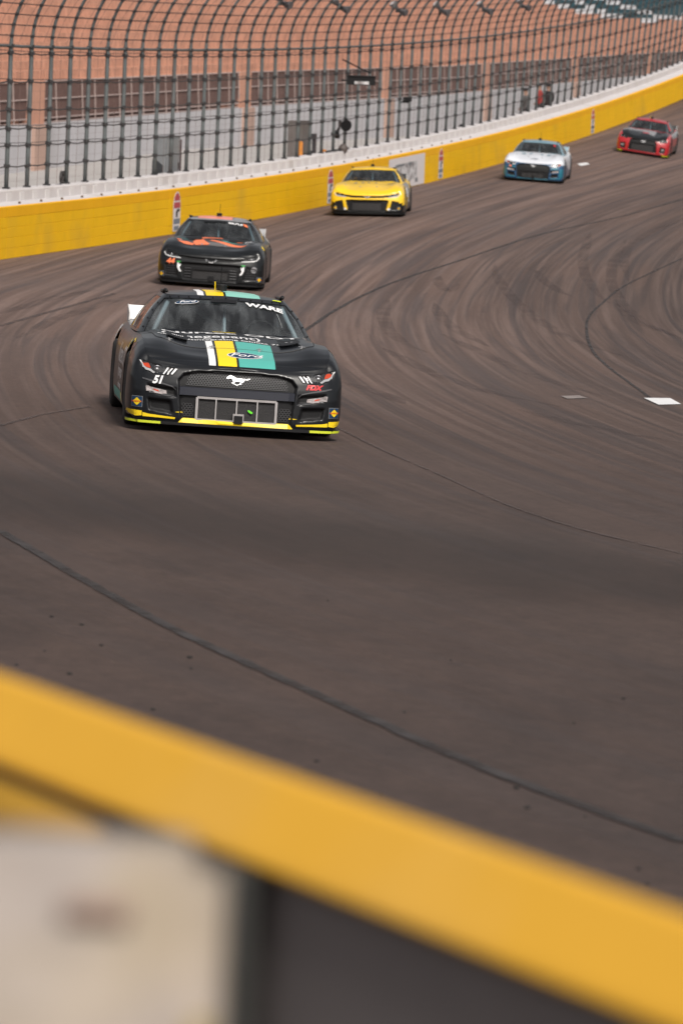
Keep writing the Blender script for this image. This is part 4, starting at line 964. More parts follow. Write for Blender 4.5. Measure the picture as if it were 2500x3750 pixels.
def front_black(root, bvh, rbvh, wbvh):
    lamp_cluster(root, bvh, HEADL, 'mustang'); stripes(root, bvh, rbvh)
    gr = mat('grille_wire', (.05, .05, .054), .45)
    honeycomb(root, bvh, [(-.46, .42), (.46, .42), (.44, .515), (.2, .535), (-.2, .535), (-.44, .515)], .026, gr)
    for sg in (-1, 1): 
        pl = [(.49, .14), (.40, .14), (.40, .25), (.50, .25)]; honeycomb(root, bvh, pl if sg > 0 else mirror(pl), .03, gr)
    t = MB(); ys = np.linspace(-.53, .53, 21)
    P = [bvh.ray_cast(Vector((5, y, .36)), Vector((-1, 0, 0)))[0] for y in ys]
    for a, b in zip(P[:-1], P[1:]):
        t.hexa([a + Vector((0, 0, -.045)), b + Vector((0, 0, -.045)), b + Vector((0, 0, .035)), a + Vector((0, 0, .035)), a + Vector((.03, 0, -.04)), b + Vector((.03, 0, -.04)), b + Vector((.024, 0, .03)), a + Vector((.024, 0, .03))])
    t.build('bumper_bar', mat('navy_plastic', (.016, .018, .028), .4), root)
    framed_intake(root, bvh, -.365, .365, .105, .305, (-.19, .0, .19), SILVER)
    lf = decal('stuck_leaf', poly_bm([(.10, .212), (.115, .216), (.150, .196), (.148, .184), (.135, .182), (.112, .196)]), 'front', bvh, GREENLEAF, root, off=.030)
    decal('horse_emblem', poly_bm(HORSE), 'front', bvh, CHROME, root, off=.016, cell=.05, xf=lambda a, b: (a * 1.0 + .0, b * .80 + .475))
    for sg in (1, -1):
        fl = [(.835, .378), (.83, .335), (.70, .305), (.645, .308), (.648, .345)]; f = fog_lamp(root, bvh, sg, fl)
        mid = [(.765, .355), (.755, .328), (.715, .320), (.72, .345)]; decal('amber_lens', poly_bm(mid if sg > 0 else mirror(mid)), 'front', bvh, LAMPRED, f, off=.015)
        lip = [(.87, .440), (.80, .422), (.66, .398), (.58, .378), (.555, .352), (.56, .366), (.59, .392), (.67, .412), (.80, .438), (.87, .452)]
        decal('fog_brow', poly_bm(lip if sg > 0 else mirror(lip)), 'front', bvh, mat('brow_grey', (.06, .06, .065), .35), root, off=.010)
        lp2 = [(.80, .322), (.555, .283), (.553, .290), (.80, .330)]; decal('fog_sill', poly_bm(lp2 if sg > 0 else mirror(lp2)), 'front', bvh, mat('brow_grey', (.06, .06, .065), .35), root, off=.008)
        fuel_sticker(root, bvh, sg)
        for nm, m, pg in (('yellow_trim', DYEL, [(.985, .155), (.86, .148), (.858, .105), (.91, .098), (.95, .108), (.985, .118)]), ('yellow_trim', DYEL, [(.852, .135), (.80, .125), (.555, .108), (.56, .092), (.70, .098), (.852, .100)]),
                          ('yellow_trim', DYEL, [(.565, .158), (.49, .168), (.488, .150)])):
            decal(nm, poly_bm(pg if sg > 0 else mirror(pg)), 'front', bvh, m, root, off=.004, cell=.025)
    decal('yellow_trim', poly_bm([(-.53, .066), (.53, .066), (.505, .094), (-.505, .094)]), 'front', bvh, DYEL, root, off=.016, cell=.03)
    # lime tape on the splitter ends
    for sg in (1, -1):
        t = MB(); pl = [(q[0] - .03 if abs(q[1]) > .9 else q[0] + .012, q[1]) for q in HALF if q[0] > 2.0 and q[1] > .68]
        for a, b in zip(pl[:-1], pl[1:]):
            vs = [(a[0] + .003, sg * a[1], .042), (b[0] + .003, sg * b[1], .042), (b[0] + .003, sg * b[1], .064), (a[0] + .003, sg * a[1], .064)]; t.add(vs, [(0, 1, 2, 3)])
        t.build('lime_tape', DLIME, root)
    oval_badge('oval_badge', root, bvh, 'top', .075, 1.99, .165, .085, 'Ford', xf=lambda a, b: (a, 3.98 - b), size=.12)
    put_text('number_decal', root, bvh, 'front', '51', -.735, .437, .095, WHITE, shear=.35, sx=.95, bold=.004, off=.014)
    put_text('sponsor_lettering', root, bvh, 'front', 'FDX', .70, .452, .06, DRED, shear=.3, sx=1.2, bold=.004)
    put_text('hood_lettering', root, bvh, 'top', '(rimegepant)', -.20, 1.22, .22, WHITE, sx=.84, bold=.002)
    put_text('hood_lettering', root, bvh, 'top', 'orally disintegrating tablets 75 mg', -.06, 1.405, .105, WHITE, sx=.92, bold=.0015)
    put_text('hood_lettering', root, bvh, 'top', 'Nurtec ODT', .0, .985, .19, WHITE, sx=1.3, bold=.004)
    decal('yellow_bar', poly_bm([(-.16, .835), (.06, .835), (.06, .87), (-.16, .87)]), 'top', bvh, DYEL, root, off=.005)
    for sg in (1, -1):
        v = decal('hood_vent', poly_bm([(sg * .42, 1.22), (sg * .62, 1.20), (sg * .63, 1.50), (sg * .44, 1.55)]), 'top', bvh, BLACK, root, off=.022)
        put_text('lettering', v, bvh, 'top', 'dini' if sg < 0 else '- -', sg * .53, 1.40, .085, WHITE, bold=.002, off=.027)
    # windshield banner
    ban = decal('windshield_banner', poly_bm([(-.56, .055), (-.2, .10), (.2, .10), (.56, .055), (.60, .14), (.2, .22), (-.2, .22), (-.60, .14)]), 'top', wbvh, mat('banner_tint', (.03, .04, .05), .4), root, off=.004) if False else None
    oval_badge('banner_badge', root, wbvh, 'top', -.38, .215, .115, .045, 'Ford', xf=lambda a, b: (a, .215 * 2 - b), size=.062)
    put_text('name_lettering', root, wbvh, 'top', 'WARE', .37, .225, .115, WHITE, bold=.005, sx=1.1)
    decal('windshield_vent', poly_bm([(-.15, .15), (.10, .15), (.10, .235), (-.15, .235)]), 'top', wbvh, BLACK, root, off=.008)
    decal('yellow_tab', poly_bm([(.46, .022), (.54, .012), (.545, -.01), (.465, .0)]), 'top', rbvh, DLIME, root, off=.006)
    # starboard flank lettering
    for tx, x, z, s, m in (('Nurtec ODT', .35, .56, .26, WHITE), ('(rimegepant)', .25, .40, .17, WHITE), ('orally disintegrating', .25, .27, .08, WHITE)): put_text('door_lettering', root, bvh, 'right', tx, x, z, s, m, bold=.003)
    for nm, m, a, b in (('teal_panel', DTEAL, -.8, .55), ('yellow_panel', DYEL, .56, .78), ('white_panel', WHITE, .79, .90)): decal(nm, poly_bm([(a, .13), (b, .13), (b, .22), (a, .22)]), 'right', bvh, m, root, off=.004)
    put_text('quarter_lettering', root, bvh, 'right', 'ODT', -1.72, .70, .20, WHITE, bold=.008)
    for a, m in ((.95, DYEL), (1.08, DTEAL), (1.24, DYEL)): decal('fender_flash', poly_bm([(a, .66), (a + .1, .66), (a + .14, .75), (a + .04, .75)]), 'right', bvh, m, root, off=.004)
    for sg in (1, -1): decal('fender_tab', poly_bm([(sg * .90, 1.36), (sg * .955, 1.36), (sg * .955, 1.62), (sg * .92, 1.62)]), 'top', bvh, DYEL, root, off=.004)
    for k in range(11):
        u = -2.5 + k * .5; hit = g_pt(abs(u), .93, 1 if u > 0 else -1); t = MB(); t.lathe([(-.004, .008), (.008, .008), (.010, .004)], hit, (.5, 0, .85), 8); t.build('rivet', BLACK, root)
    for sg in (1, -1):
        for v_ in (.12, .32, .52, .72):
            hit = g_pt(2.95, v_, sg); t = MB(); t.lathe([(-.004, .008), (.008, .008), (.010, .004)], hit, (.6, sg * .4, .7), 8); t.build('rivet', BLACK, root)
build_car('race_car', 'black stock car with white yellow and teal stripes and number 51 leading', (860, 1600), 5.7, 'mustang', lambda r, x, y, z: 2 if r == 'spoiler' else 0, [P_BLACK, MATTE, WHITE], True, front_black)

def orange_black(root, bvh, rbvh, wbvh):
    lamp_cluster(root, bvh, C_HEAD, 'camaro'); louvres(root, bvh, C_DUCT, 6)
    framed_intake(root, bvh, -.34, .34, .12, .30, (), BLACK, box=True)
    put_text('number_decal', root, bvh, 'front', '44', -.75, .415, .14, DORANGE, sx=1.0, bold=.008, shear=.15)
    for sg in (1, -1):
        c = [(.64, .43), (.56, .43), (.545, .40), (.62, .40)]; decal('green_patch', poly_bm(c if sg > 0 else mirror(c)), 'front', bvh, DGREEN, root, off=.006)
        w = [(.62, .395), (.56, .395), (.575, .31), (.545, .25), (.55, .23), (.59, .26), (.62, .32)]; decal('white_fang', poly_bm(w if sg > 0 else mirror(w)), 'front', bvh, WHITE, root, off=.010)
        fuel_sticker(root, bvh, sg, z0=.13, sz=.095)
        decal('fender_tab', poly_bm([(sg * .885, 1.60), (sg * .95, 1.60), (sg * .94, 1.80), (sg * .90, 1.80)]), 'top', bvh, DYEL, root, off=.004)
        v = [(sg * .25, 1.05), (sg * .55, 1.05), (sg * .55, 1.28), (sg * .25, 1.28)]; decal('hood_vent', poly_bm(v), 'top', bvh, BLACK, root, off=.012)
        for k in range(4):
            z = .16 + .05 * k; ys = sg * .40; P = [bvh.ray_cast(Vector((5, sg * y, z)), Vector((-1, 0, 0)))[0] + Vector((.012, 0, 0)) for y in (.36, .42, .48)]; t = MB(); t.tube(P, .009, 5); t.build('grille_slat', mat('grille_wire', (.05, .05, .054), .45), root)
    decal('white_emblem', poly_bm(ellipse(.80, .35, .055, .06)), 'front', bvh, P_GREY, root, off=.006)
    bt = [(-.11, .487), (-.04, .487), (-.04, .508), (.04, .508), (.04, .487), (.11, .487), (.09, .453), (.04, .453), (.04, .432), (-.04, .432), (-.04, .453), (-.09, .453)]
    b = decal('bow_tie_emblem', poly_bm(bt), 'front', bvh, CHROME, root, off=.022)
    decal('emblem_inner', poly_bm([(-.075, .480), (-.03, .480), (-.03, .498), (.03, .498), (.03, .480), (.08, .480), (.07, .461), (.03, .461), (.03, .443), (-.03, .443), (-.03, .461), (-.065, .461)]), 'front', bvh, BLACK, b, off=.026)
    og = [[(-.68, 1.80), (-.55, 1.86), (-.38, 1.84), (-.36, 1.70), (-.50, 1.60), (-.60, 1.68)], [(-.34, 1.82), (-.10, 1.80), (-.08, 1.68), (-.16, 1.50), (-.22, 1.22), (-.36, 1.30), (-.40, 1.55)], [(-.05, 1.30), (.20, 1.45), (.45, 1.65), (.62, 1.78), (.52, 1.84), (.30, 1.74), (.08, 1.54), (-.10, 1.40)], [(-.70, 1.62), (-.62, 1.55), (-.60, 1.62), (-.68, 1.70)], [(-.5, 1.02), (.1, .95), (.15, 1.08), (-.35, 1.16)], [(.40, 1.2), (.52, 1.2), (.52, 1.34), (.42, 1.34)]]
    for q in og: decal('orange_flash', poly_bm(q), 'top', bvh, DORANGE, root, off=.004)
    decal('grey_flash', poly_bm([(-.12, 1.55), (.12, 1.55), (.45, 1.80), (.1, 1.86), (-.08, 1.84)]), 'top', bvh, mat('grey_flash_vinyl', (.13, .12, .12), .5), root, off=.0035)
    decal('teal_flash', poly_bm([(.1, 1.25), (.38, 1.42), (.46, 1.52), (.2, 1.40)]), 'top', bvh, DTEAL, root, off=.0045); decal('teal_flash', poly_bm([(-.72, 1.32), (-.5, 1.28), (-.5, 1.42), (-.7, 1.46)]), 'top', bvh, mat('dark_teal_vinyl', (.03, .10, .10), .45), root, off=.004)
    decal('white_flash', poly_bm([(.56, 1.35), (.70, 1.38), (.70, 1.45), (.56, 1.44)]), 'top', bvh, WHITE, root, off=.004)
    put_text('name_lettering', root, wbvh, 'top', 'BILFLE', .32, .215, .10, WHITE, bold=.004)
    decal('windshield_tab', poly_bm([(.46, .15), (.53, .15), (.56, .25), (.49, .25)]), 'top', wbvh, DORANGE, root, off=.006)
    decal('windshield_vent', poly_bm([(-.28, .15), (.14, .15), (.14, .235), (-.28, .235)]), 'top', wbvh, BLACK, root, off=.008)
    decal('roof_panel', poly_bm([(-.42, -.02), (.24, -.02), (.24, -.9), (-.42, -.9)]), 'top', rbvh, P_PINKO, root, off=.004)
    decal('roof_panel', poly_bm([(.26, -.02), (.5, -.05), (.5, -.9), (.26, -.9)]), 'top', rbvh, P_GREY, root, off=.004)
def paint44(r, x, y, z):
    if r == 'spoiler': return 2
    if r == 'roof': return 2 if (z > 1.15 and x > -.1 and x < .1) else 0
    if r == 'flank' and x < -1.2 and z > .62: return 2
    return 0
build_car('race_car', 'black stock car with orange hood graphics and number 44 running second', (766, 1056), -0.9, 'camaro', paint44, [P_BLACK2, MATTE, P_GREY], True, orange_black)

def yellow_extra(root, bvh, rbvh, wbvh):
    lamp_cluster(root, bvh, C_HEAD, 'camaro'); louvres(root, bvh, C_DUCT, 5)
    framed_intake(root, bvh, -.40, .40, .13, .37, (), BLACK, box=False)
    decal('bow_tie_emblem', poly_bm([(-.09, .497), (-.03, .497), (-.03, .512), (.03, .512), (.03, .497), (.09, .497), (.07, .474), (.03, .474), (.03, .458), (-.03, .458), (-.03, .474), (-.07, .474)]), 'front', bvh, CHROME, root, off=.020)
    for sg in (1, -1):
        fuel_sticker(root, bvh, sg, z0=.15, sz=.09, y0=.80)
        w = [(.63, .20), (.56, .20), (.54, .15), (.60, .14)]; decal('white_tip', poly_bm(w if sg > 0 else mirror(w)), 'front', bvh, WHITE, root, off=.005)
    put_text('hood_lettering', root, bvh, 'top', 'DEWALT', -.05, 1.15, .24, mat('pale_grey_vinyl', (.33, .27, .12), .5), sx=1.0, bold=.004) if False else None
    for y0, y1, x0 in ((-.42, -.34, 1.12), (-.22, -.15, 1.12), (-.05, .0, 1.14), (.15, .19, 1.15), (.50, .57, 1.3), (.62, .68, 1.32)): decal('hood_print', poly_bm([(y0, x0), (y1, x0), (y1, x0 + .14), (y0, x0 + .14)]), 'top', bvh, DGREY, root, off=.004)
    decal('flank_panel', poly_bm([(.3, .45), (1.0, .45), (1.0, .68), (.3, .70)]), 'left', bvh, WHITE, root, off=.004)
    put_text('number_decal', root, bvh, 'left', '20', .0, .42, .42, WHITE, flip=True, bold=.012)
def paint_y(r, x, y, z):
    a = abs(y)
    if r == 'spoiler': return 2
    if r == 'front':
        if z < .115: return 2
        if a > .60 and z < .215 + (a - .60) * .42: return 2
        if .50 < a <= .60 and z < .15: return 2
        return 0
    if r == 'flank':
        if z < .34 + .06 * math.sin(x * 5) or x < -.2 and z < .5: return 2
        if x > .9 and z > .66: return 0
        return 3 if -.9 < x < .9 and z > .5 else 0
    return 0
build_car('race_car', 'bright yellow stock car with black lower nose beside the white banner', (1342, 794), -3.7, 'camaro', paint_y, [P_YEL, MATTE, P_BLACK2, P_GREY], False, yellow_extra)

def blue_extra(root, bvh, rbvh, wbvh):
    lamp_cluster(root, bvh, HEADL, 'mustang'); framed_intake(root, bvh, -.36, .36, .10, .30, (-.18, .0, .18), BLACK, box=True)
    decal('horse_emblem', poly_bm(HORSE), 'front', bvh, CHROME, root, off=.016, cell=.06, xf=lambda a, b: (a * .8, b * .8 + .48))
    for sg in (1, -1):
        fl = [(.83, .375), (.82, .325), (.62, .30), (.62, .345)]; fog_lamp(root, bvh, sg, fl)
        for pg in ([(.97, .44), (.86, .43), (.84, .20), (.90, .14), (.97, .16)], [(.78, .48), (.60, .46), (.58, .40), (.82, .41)], [(.56, .10), (.90, .11), (.90, .15), (.60, .14)]): decal('teal_flash', poly_bm(pg if sg > 0 else mirror(pg)), 'front', bvh, P_TEALB, root, off=.004)
        for y0, y1 in ((.35, .46), (.15, .22)): decal('hood_print', poly_bm([(sg * y0, 1.10), (sg * y1, 1.12), (sg * y1, 1.38), (sg * y0, 1.36)]), 'top', bvh, P_PALEB, root, off=.004)
    decal('teal_trim', poly_bm([(-.53, .066), (.53, .066), (.505, .098), (-.505, .098)]), 'front', bvh, P_TEALB, root, off=.006)
    decal('orange_tab', poly_bm([(-.78, .42), (-.70, .42), (-.70, .47), (-.78, .47)]), 'front', bvh, DORANGE, root, off=.006)
    oval_badge('oval_badge', root, bvh, 'top', .0, 1.98, .15, .07, 'Ford', xf=lambda a, b: (a, 3.96 - b))
    decal('windshield_tab', poly_bm([(.45, .16), (.52, .16), (.54, .26), (.47, .26)]), 'top', wbvh, DRED, root, off=.006)
def paint_b(r, x, y, z):
    if r == 'spoiler': return 3
    if r == 'top': return 0
    if r == 'roof': return 3
    if r == 'front': return 0 if z > .565 + .03 * abs(y) else 2
    if x > 1.75: return 2 if z < .56 else 0
    return 0 if z > .40 + .10 * math.sin(3 * x) else 2
build_car('race_car', 'blue and white stock car with white hood behind the yellow car', (1946, 667), -6.6, 'mustang', paint_b, [P_WHT, MATTE, P_BLU, P_PALEB], False, blue_extra)

def red_extra(root, bvh, rbvh, wbvh):
    lamp_cluster(root, bvh, T_HEAD, 'camry'); framed_intake(root, bvh, -.42, .42, .14, .40, (), BLACK, box=False); louvres(root, bvh, T_DUCT, 5)
    e = decal('oval_emblem', poly_bm(ellipse(0, .50, .085, .055)), 'front', bvh, CHROME, root, off=.016); decal('emblem_inner', poly_bm(ellipse(0, .50, .060, .036)), 'front', bvh, MATTE, e, off=.019); decal('emblem_bar', poly_bm(ellipse(0, .505, .022, .045)), 'front', bvh, CHROME, e, off=.022)
    for sg in (1, -1):
        fl = [(.82, .30), (.70, .30), (.72, .23), (.82, .25)]; fog_lamp(root, bvh, sg, fl)
        t = MB(); pl = [(q[0] - .03 if abs(q[1]) > .9 else q[0] + .012, q[1]) for q in HALF if q[0] > 2.0 and q[1] > .75]
        for a, b in zip(pl[:-1], pl[1:]): t.add([(a[0] + .003, sg * a[1], .042), (b[0] + .003, sg * b[1], .042), (b[0] + .003, sg * b[1], .064), (a[0] + .003, sg * a[1], .064)], [(0, 1, 2, 3)])
        t.build('lime_tape', DLIME, root)
    decal('hood_print', poly_bm([(-.12, 1.55), (.12, 1.55), (.12, 1.68), (-.12, 1.68)]), 'top', bvh, P_PINKR, root, off=.004)
    decal('hood_vent', poly_bm(ellipse(.46, 1.35, .08, .12)), 'top', bvh, BLACK, root, off=.006)
def paint_r(r, x, y, z):
    if r == 'spoiler': return 0
    if r == 'top':
        if x > 1.0: return 3 if (x < 1.62 + .25 * math.sin(4 * y) and y < .35) else 0
        return 2
    if r == 'roof': return 2 if z > .9 or x < .1 else 0
    if r == 'front': return 0 if z > .545 else 2
    if x > .8: return 4 if z > .60 else 2
    return 3 if z > .62 else (0 if z < .35 else 2)
build_car('race_car', 'red and black stock car farthest back at the right edge', (2345, 569), -8.8, 'camry', paint_r, [P_BLACK2, MATTE, P_RED, P_GREY, P_PINKR], False, red_extra)

# ------------------------------------------------------------------ things on and behind the fence
GREYBOX = mat('cabinet_grey', (.22, .23, .24), .6, vary=.1); TAUPE = mat('cabinet_taupe', (.17, .15, .14), .7, vary=.12); ORANGE = mat('safety_orange', (.70, .25, .03), .6, vary=.15, vscale=20)
def behind(xpx, n, h):                      # a spot on the walk behind the wall, seen in column xpx
    Y = solve_Y(xpx, on_line(n, h)); p = path_pt(Y, n); return Vector((p.x, p.y, wall_z(min(Y, 140)) + .5)), Y
def thing_at(name, pos, Y, label, cat, group=None):
    e = empty(name, pos); e.rotation_euler = (0, 0, yaw_at(Y)); return tag(e, label, cat, group)
def vis(zpx, xpx, Y):                       # world height seen at a photograph pixel, at the distance of Y
    r = px_ray(xpx, zpx); return CAMZ + r[2] / r[1] * Y
# grey cabinet behind the left fence
p, Y = behind(612, 1.6, 1.6); zt = vis(498, 612, Y); hh = zt - p.z
e = thing_at('utility_cabinet', p, Y, 'tall grey utility cabinet behind the fence left of the orange and black car', 'cabinet')
t = MB(); t.box((0, 0, hh / 2), (.30, 1.5, hh)); t.build('body', GREYBOX, e); t = MB(); t.box((.16, .0, hh / 2), (.02, 1.3, hh - .15)); d = t.build('door', mat('cabinet_door', (.28, .29, .30), .5), e); t = MB(); t.box((.18, .5, hh * .55), (.03, .04, .16)); t.build('handle', BLACK, d)
t = MB(); t.box((.02, .86, hh / 2 - .05), (.24, .2, hh - .1)); t.build('side_duct', mat('dark_maroon', (.07, .02, .02), .6), e); t = MB(); t.box((0, .8, .25), (.3, .22, .2)); t.build('yellow_foot', ORANGE, e)
p, Y = behind(570, 1.5, 1.4); zt = vis(585, 570, Y); t = MB(); t.add([(.0, -.5, 0), (.0, .5, 0), (.0, .35, zt - p.z - .15), (.0, -.35, zt - p.z), (.1, -.5, 0), (.1, .5, 0), (.1, .35, zt - p.z - .15), (.1, -.35, zt - p.z)], [(0, 1, 2, 3), (7, 6, 5, 4), (0, 4, 5, 1), (1, 5, 6, 2), (2, 6, 7, 3), (3, 7, 4, 0)])
o = t.build('leaning_board', mat('dark_board', (.06, .065, .07), .7, vary=.1)); o.location = p; o.rotation_euler = (0, 0, yaw_at(Y)); tag(o, 'dark board leaning beside the grey cabinet behind the fence', 'board')
# coil of hose hung on the fence foot
Y = solve_Y(237, on_line(.7, 1.45)); p = post_at(Y, .16); t = MB()
for sx, rr in ((0, .13), (.25, .11)):
    t.tube([(p.x + .05, p.y + sx * 2.2 + rr * 2.6 * math.cos(a), p.z + rr * math.sin(a)) for a in np.linspace(0, 2 * math.pi, 22)], .02, 5); t.tube([(p.x + .07, p.y + sx * 2.2 + rr * 2.2 * math.cos(a), p.z + .02 + rr * .85 * math.sin(a)) for a in np.linspace(0, 2 * math.pi, 22)], .018, 5)
tag(t.build('cable_coil', CABLE, None, True), 'loose coil of dark cable at the foot of the fence at left', 'cable coil')
# cabinets, orange posts, speaker and lamp by the gate
p, Y = behind(1091, 1.8, 1.6); zt = vis(442, 1091, Y)
e = thing_at('utility_cabinet', p, Y, 'grey brown equipment cabinet behind the fence above the yellow wall', 'cabinet'); h_ = zt - p.z
t = MB(); t.box((0, 0, h_ / 2), (.35, 1.3, h_)); t.build('body', TAUPE, e); t = MB(); t.box((.19, 0, h_ * .7), (.02, 1.1, h_ * .5)); t.build('door', mat('taupe_door', (.20, .18, .165), .7), e)
p, Y = behind(1137, 2.0, 1.6); zt = vis(492, 1137, Y); e = thing_at('steel_frame', p, Y, 'dark steel frame standing right of the grey brown cabinet', 'frame'); h_ = zt - p.z
for nm, c, d in (('post', (0, -.55, h_ / 2), (.1, .16, h_)), ('post', (0, .55, h_ / 2), (.1, .16, h_)), ('crossbar', (0, 0, h_ - .06), (.1, 1.3, .14)), ('crossbar', (0, 0, h_ - .55), (.1, 1.0, .1))): t = MB(); t.box(c, d); t.build(nm, mat('frame_steel', (.055, .05, .055), .6), e)
for xp, zp, lab, wd in ((1100, 518, 'tall orange post behind the fence beside the grey brown cabinet', .30), (1187, 548, 'short orange post behind the fence left of the round lamp', .34), (1426, 523, 'orange post behind the fence above the white banner', .34)):
    p, Y = behind(xp, 1.3, 1.4); zt = vis(zp, xp, Y); h_ = zt - p.z; e = thing_at('orange_post', p, Y, lab, 'post', 'orange posts behind the fence')
    t = MB(); t.lathe([(0, wd * .42), (.04, wd * .42), (.05, wd * .24), (h_ - .03, wd * .2), (h_, wd * .14)], (0, 0, 0), (0, 0, 1), 12); t.build('shaft', ORANGE, e, True); t = MB(); t.box((0, 0, .02), (.4, .4, .04)); t.build('foot', BLACK, e)
Y = solve_Y(1250, lambda y: post_at(y, 1.6)); P = post_at(Y, 0)
z1 = vis(455, 1250, Y); e = empty('loudspeaker', (P.x, P.y, z1)); tag(e, 'dark horn loudspeaker clamped to the fence post above the round lamp', 'loudspeaker')
t = MB(); t.lathe([(0, .04), (.14, .06), (.30, .17), (.34, .18)], (.03, .0, .02), (.45, -.85, -.15), 12); t.build('horn', BLACK, e); t = MB(); t.lathe([(0, .04), (.12, .05), (.26, .14), (.28, .15)], (-.02, .0, -.12), (-.35, -.5, -.7), 12); t.build('horn', BLACK, e); t = MB(); t.box((0, 0, 0), (.10, .12, .2)); t.build('clamp', CLAMP, e)
z1 = vis(545, 1256, Y); e = empty('round_lamp', (P.x + .12, P.y - .1, wall_z(Y) + 1.351)); tag(e, 'round dark lamp on a short stem standing on the wall', 'lamp'); zz = z1 - wall_z(Y) - 1.351
t = MB(); t.lathe([(-.10, .03), (-.07, .11), (0, .145), (.07, .11), (.10, .03)], (0, -.22, zz), (.3, -1, 0), 16); t.build('lamp_head', mat('lamp_brown', (.075, .06, .055), .6), e, True); t = MB(); t.lathe([(-.09, .03), (-.06, .10), (0, .12), (.06, .10), (.09, .03)], (0, .75, zz + .02), (.3, -1, 0), 16); t.build('lamp_head', mat('lamp_brown', (.075, .06, .055), .6), e, True)
t = MB(); t.tube([(0, 0, 0), (0, 0, zz)], .022, 6); t.tube([(0, -.25, zz - .03), (0, .75, zz - .03)], .018, 6); t.build('stem', BLACK, e)
ya = solve_Y(1168, on_line(.9, 1.36)); yb = solve_Y(1250, on_line(.9, 1.36)); pa, pb = path_pt(ya, .7), path_pt(yb, .7); t = MB(); t.tube([(pa.x, pa.y, wall_z(ya) + 1.40), (pb.x, pb.y, wall_z(yb) + 1.40)], .03, 6)
tag(t.build('black_pole', BLACK), 'black pole lying along the wall top left of the round lamp', 'pole')
# hanging black box sign on an arm
Y = solve_Y(1257, lambda y: post_at(y, 2.6)); P = post_at(Y, 0); za, zb_ = vis(218, 1257, Y), vis(296, 1325, Y); s_px = FPX / Y
e = empty('hanging_sign', (P.x, P.y, za)); tag(e, 'black box sign hung out from the fence on a diagonal arm', 'sign')
dx = (1327 - 1257) / s_px; t = MB(); t.tube([(0, 0, 0), (dx * 1.45, -.6, vis(268, 1360, Y) - za)], .022, 6); t.build('arm', BLACK, e); t = MB(); t.tube([(0, 0, zb_ - za), (dx * .5, -.5, zb_ - za)], .03, 6); t.build('lower_arm', BLACK, e)
t = MB(); t.box((dx, -.6, zb_ - za), (103 / s_px, .20, 30 / s_px)); bx_ = t.build('box', BLACK, e); t = MB(); t.box((dx, -.6, zb_ - za + 17 / s_px), (106 / s_px, .26, 5 / s_px)); t.build('hood', BLACK, e)
t = MB(); t.box((dx + .02, -.705, zb_ - za - 7 / s_px), (52 / s_px, .01, 10 / s_px)); t.build('white_plate', FADED, bx_)
Y = solve_Y(1492, lambda y: post_at(y, 1.9)); P = post_at(Y, 0); t = MB(); t.box((0, 0, 0), (.28, .3, .14)); t.box((-.1, 0, -.09), (.3, .08, .05)); t.lathe([(0, .04), (.06, .045)], (.05, -.15, 0), (0, -1, 0), 10)
o = t.build('fence_camera', BLACK); o.location = (P.x + .04, P.y - .2, vis(364, 1492, Y)); tag(o, 'small black camera box fixed on the fence right of the hanging sign', 'camera')
# two-headed fixtures clamped on the curved fence top
FIXG = mat('fixture_grey', (.13, .125, .13), .6, metal=.3, vary=.2, vscale=8); FIXW = mat('fixture_pale', (.45, .42, .42), .5)
for i, (xp, zp) in enumerate(((1030, 14), (1243, 28), (1456, 42), (1612, 40), (1770, 34), (1912, 24))):
    best = None
    for s in np.linspace(.5, 2.2, 30):
        y_ = solve_Y(xp, lambda y: arc_at(y, float(s)), 82, 205); pz = to_px(arc_at(y_, float(s)))[1]
        if best is None or abs(pz - zp) < best[0]: best = (abs(pz - zp), y_, float(s))
    _, Y, s = best; P = arc_at(Y, s); e = empty('fence_fixture', P)
    tag(e, ['leftmost', 'second', 'third', 'fourth', 'fifth', 'rightmost'][i] + ' grey two headed fixture clamped on the curved fence top', 'fixture', 'fixtures on the fence top')
    t = MB(); t.lathe([(0, .05), (.10, .06), (.26, .13), (.30, .13)], (.02, 0, .03), (-.55, -.3, .6), 10); t.build('head', FIXG, e)
    t = MB(); t.lathe([(0, .05), (.10, .06), (.24, .11), (.27, .11)], (.05, 0, .03), (.75, -.5, -.25), 10); t.build('head', FIXG, e)
    t = MB(); t.lathe([(0, .10), (.012, .10)], (.02, 0, .03) + Vector((-.55, -.3, .6)).normalized() * .31 if False else Vector((.02, 0, .03)) + Vector((-.55, -.3, .6)).normalized() * .305, (-.55, -.3, .6), 10); t.build('lens', FIXW, e)
    t = MB(); t.box((0, 0, 0), (.14, .18, .10)); t.tube([(0, .0, 0), (.22, -.3, -.16)], .02, 5); t.build('clamp', CLAMP, e)
# dark bag on the walk
p, Y = behind(1690, 1.4, 1.5); t = MB(); zt = vis(455, 1690, Y); h_ = zt - p.z
t.lathe([(0, .20), (h_ * .35, .26), (h_ * .7, .22), (h_ * .92, .12), (h_, .05)], (0, 0, 0), (0, 0, 1), 10); o = t.build('equipment_bag', mat('dark_cloth', (.03, .03, .035), .9, vary=.2), None, True); o.location = p; o.scale = (1, 2.0, 1); tag(o, 'dark equipment bag slumped behind the fence right of the yellow car', 'bag')

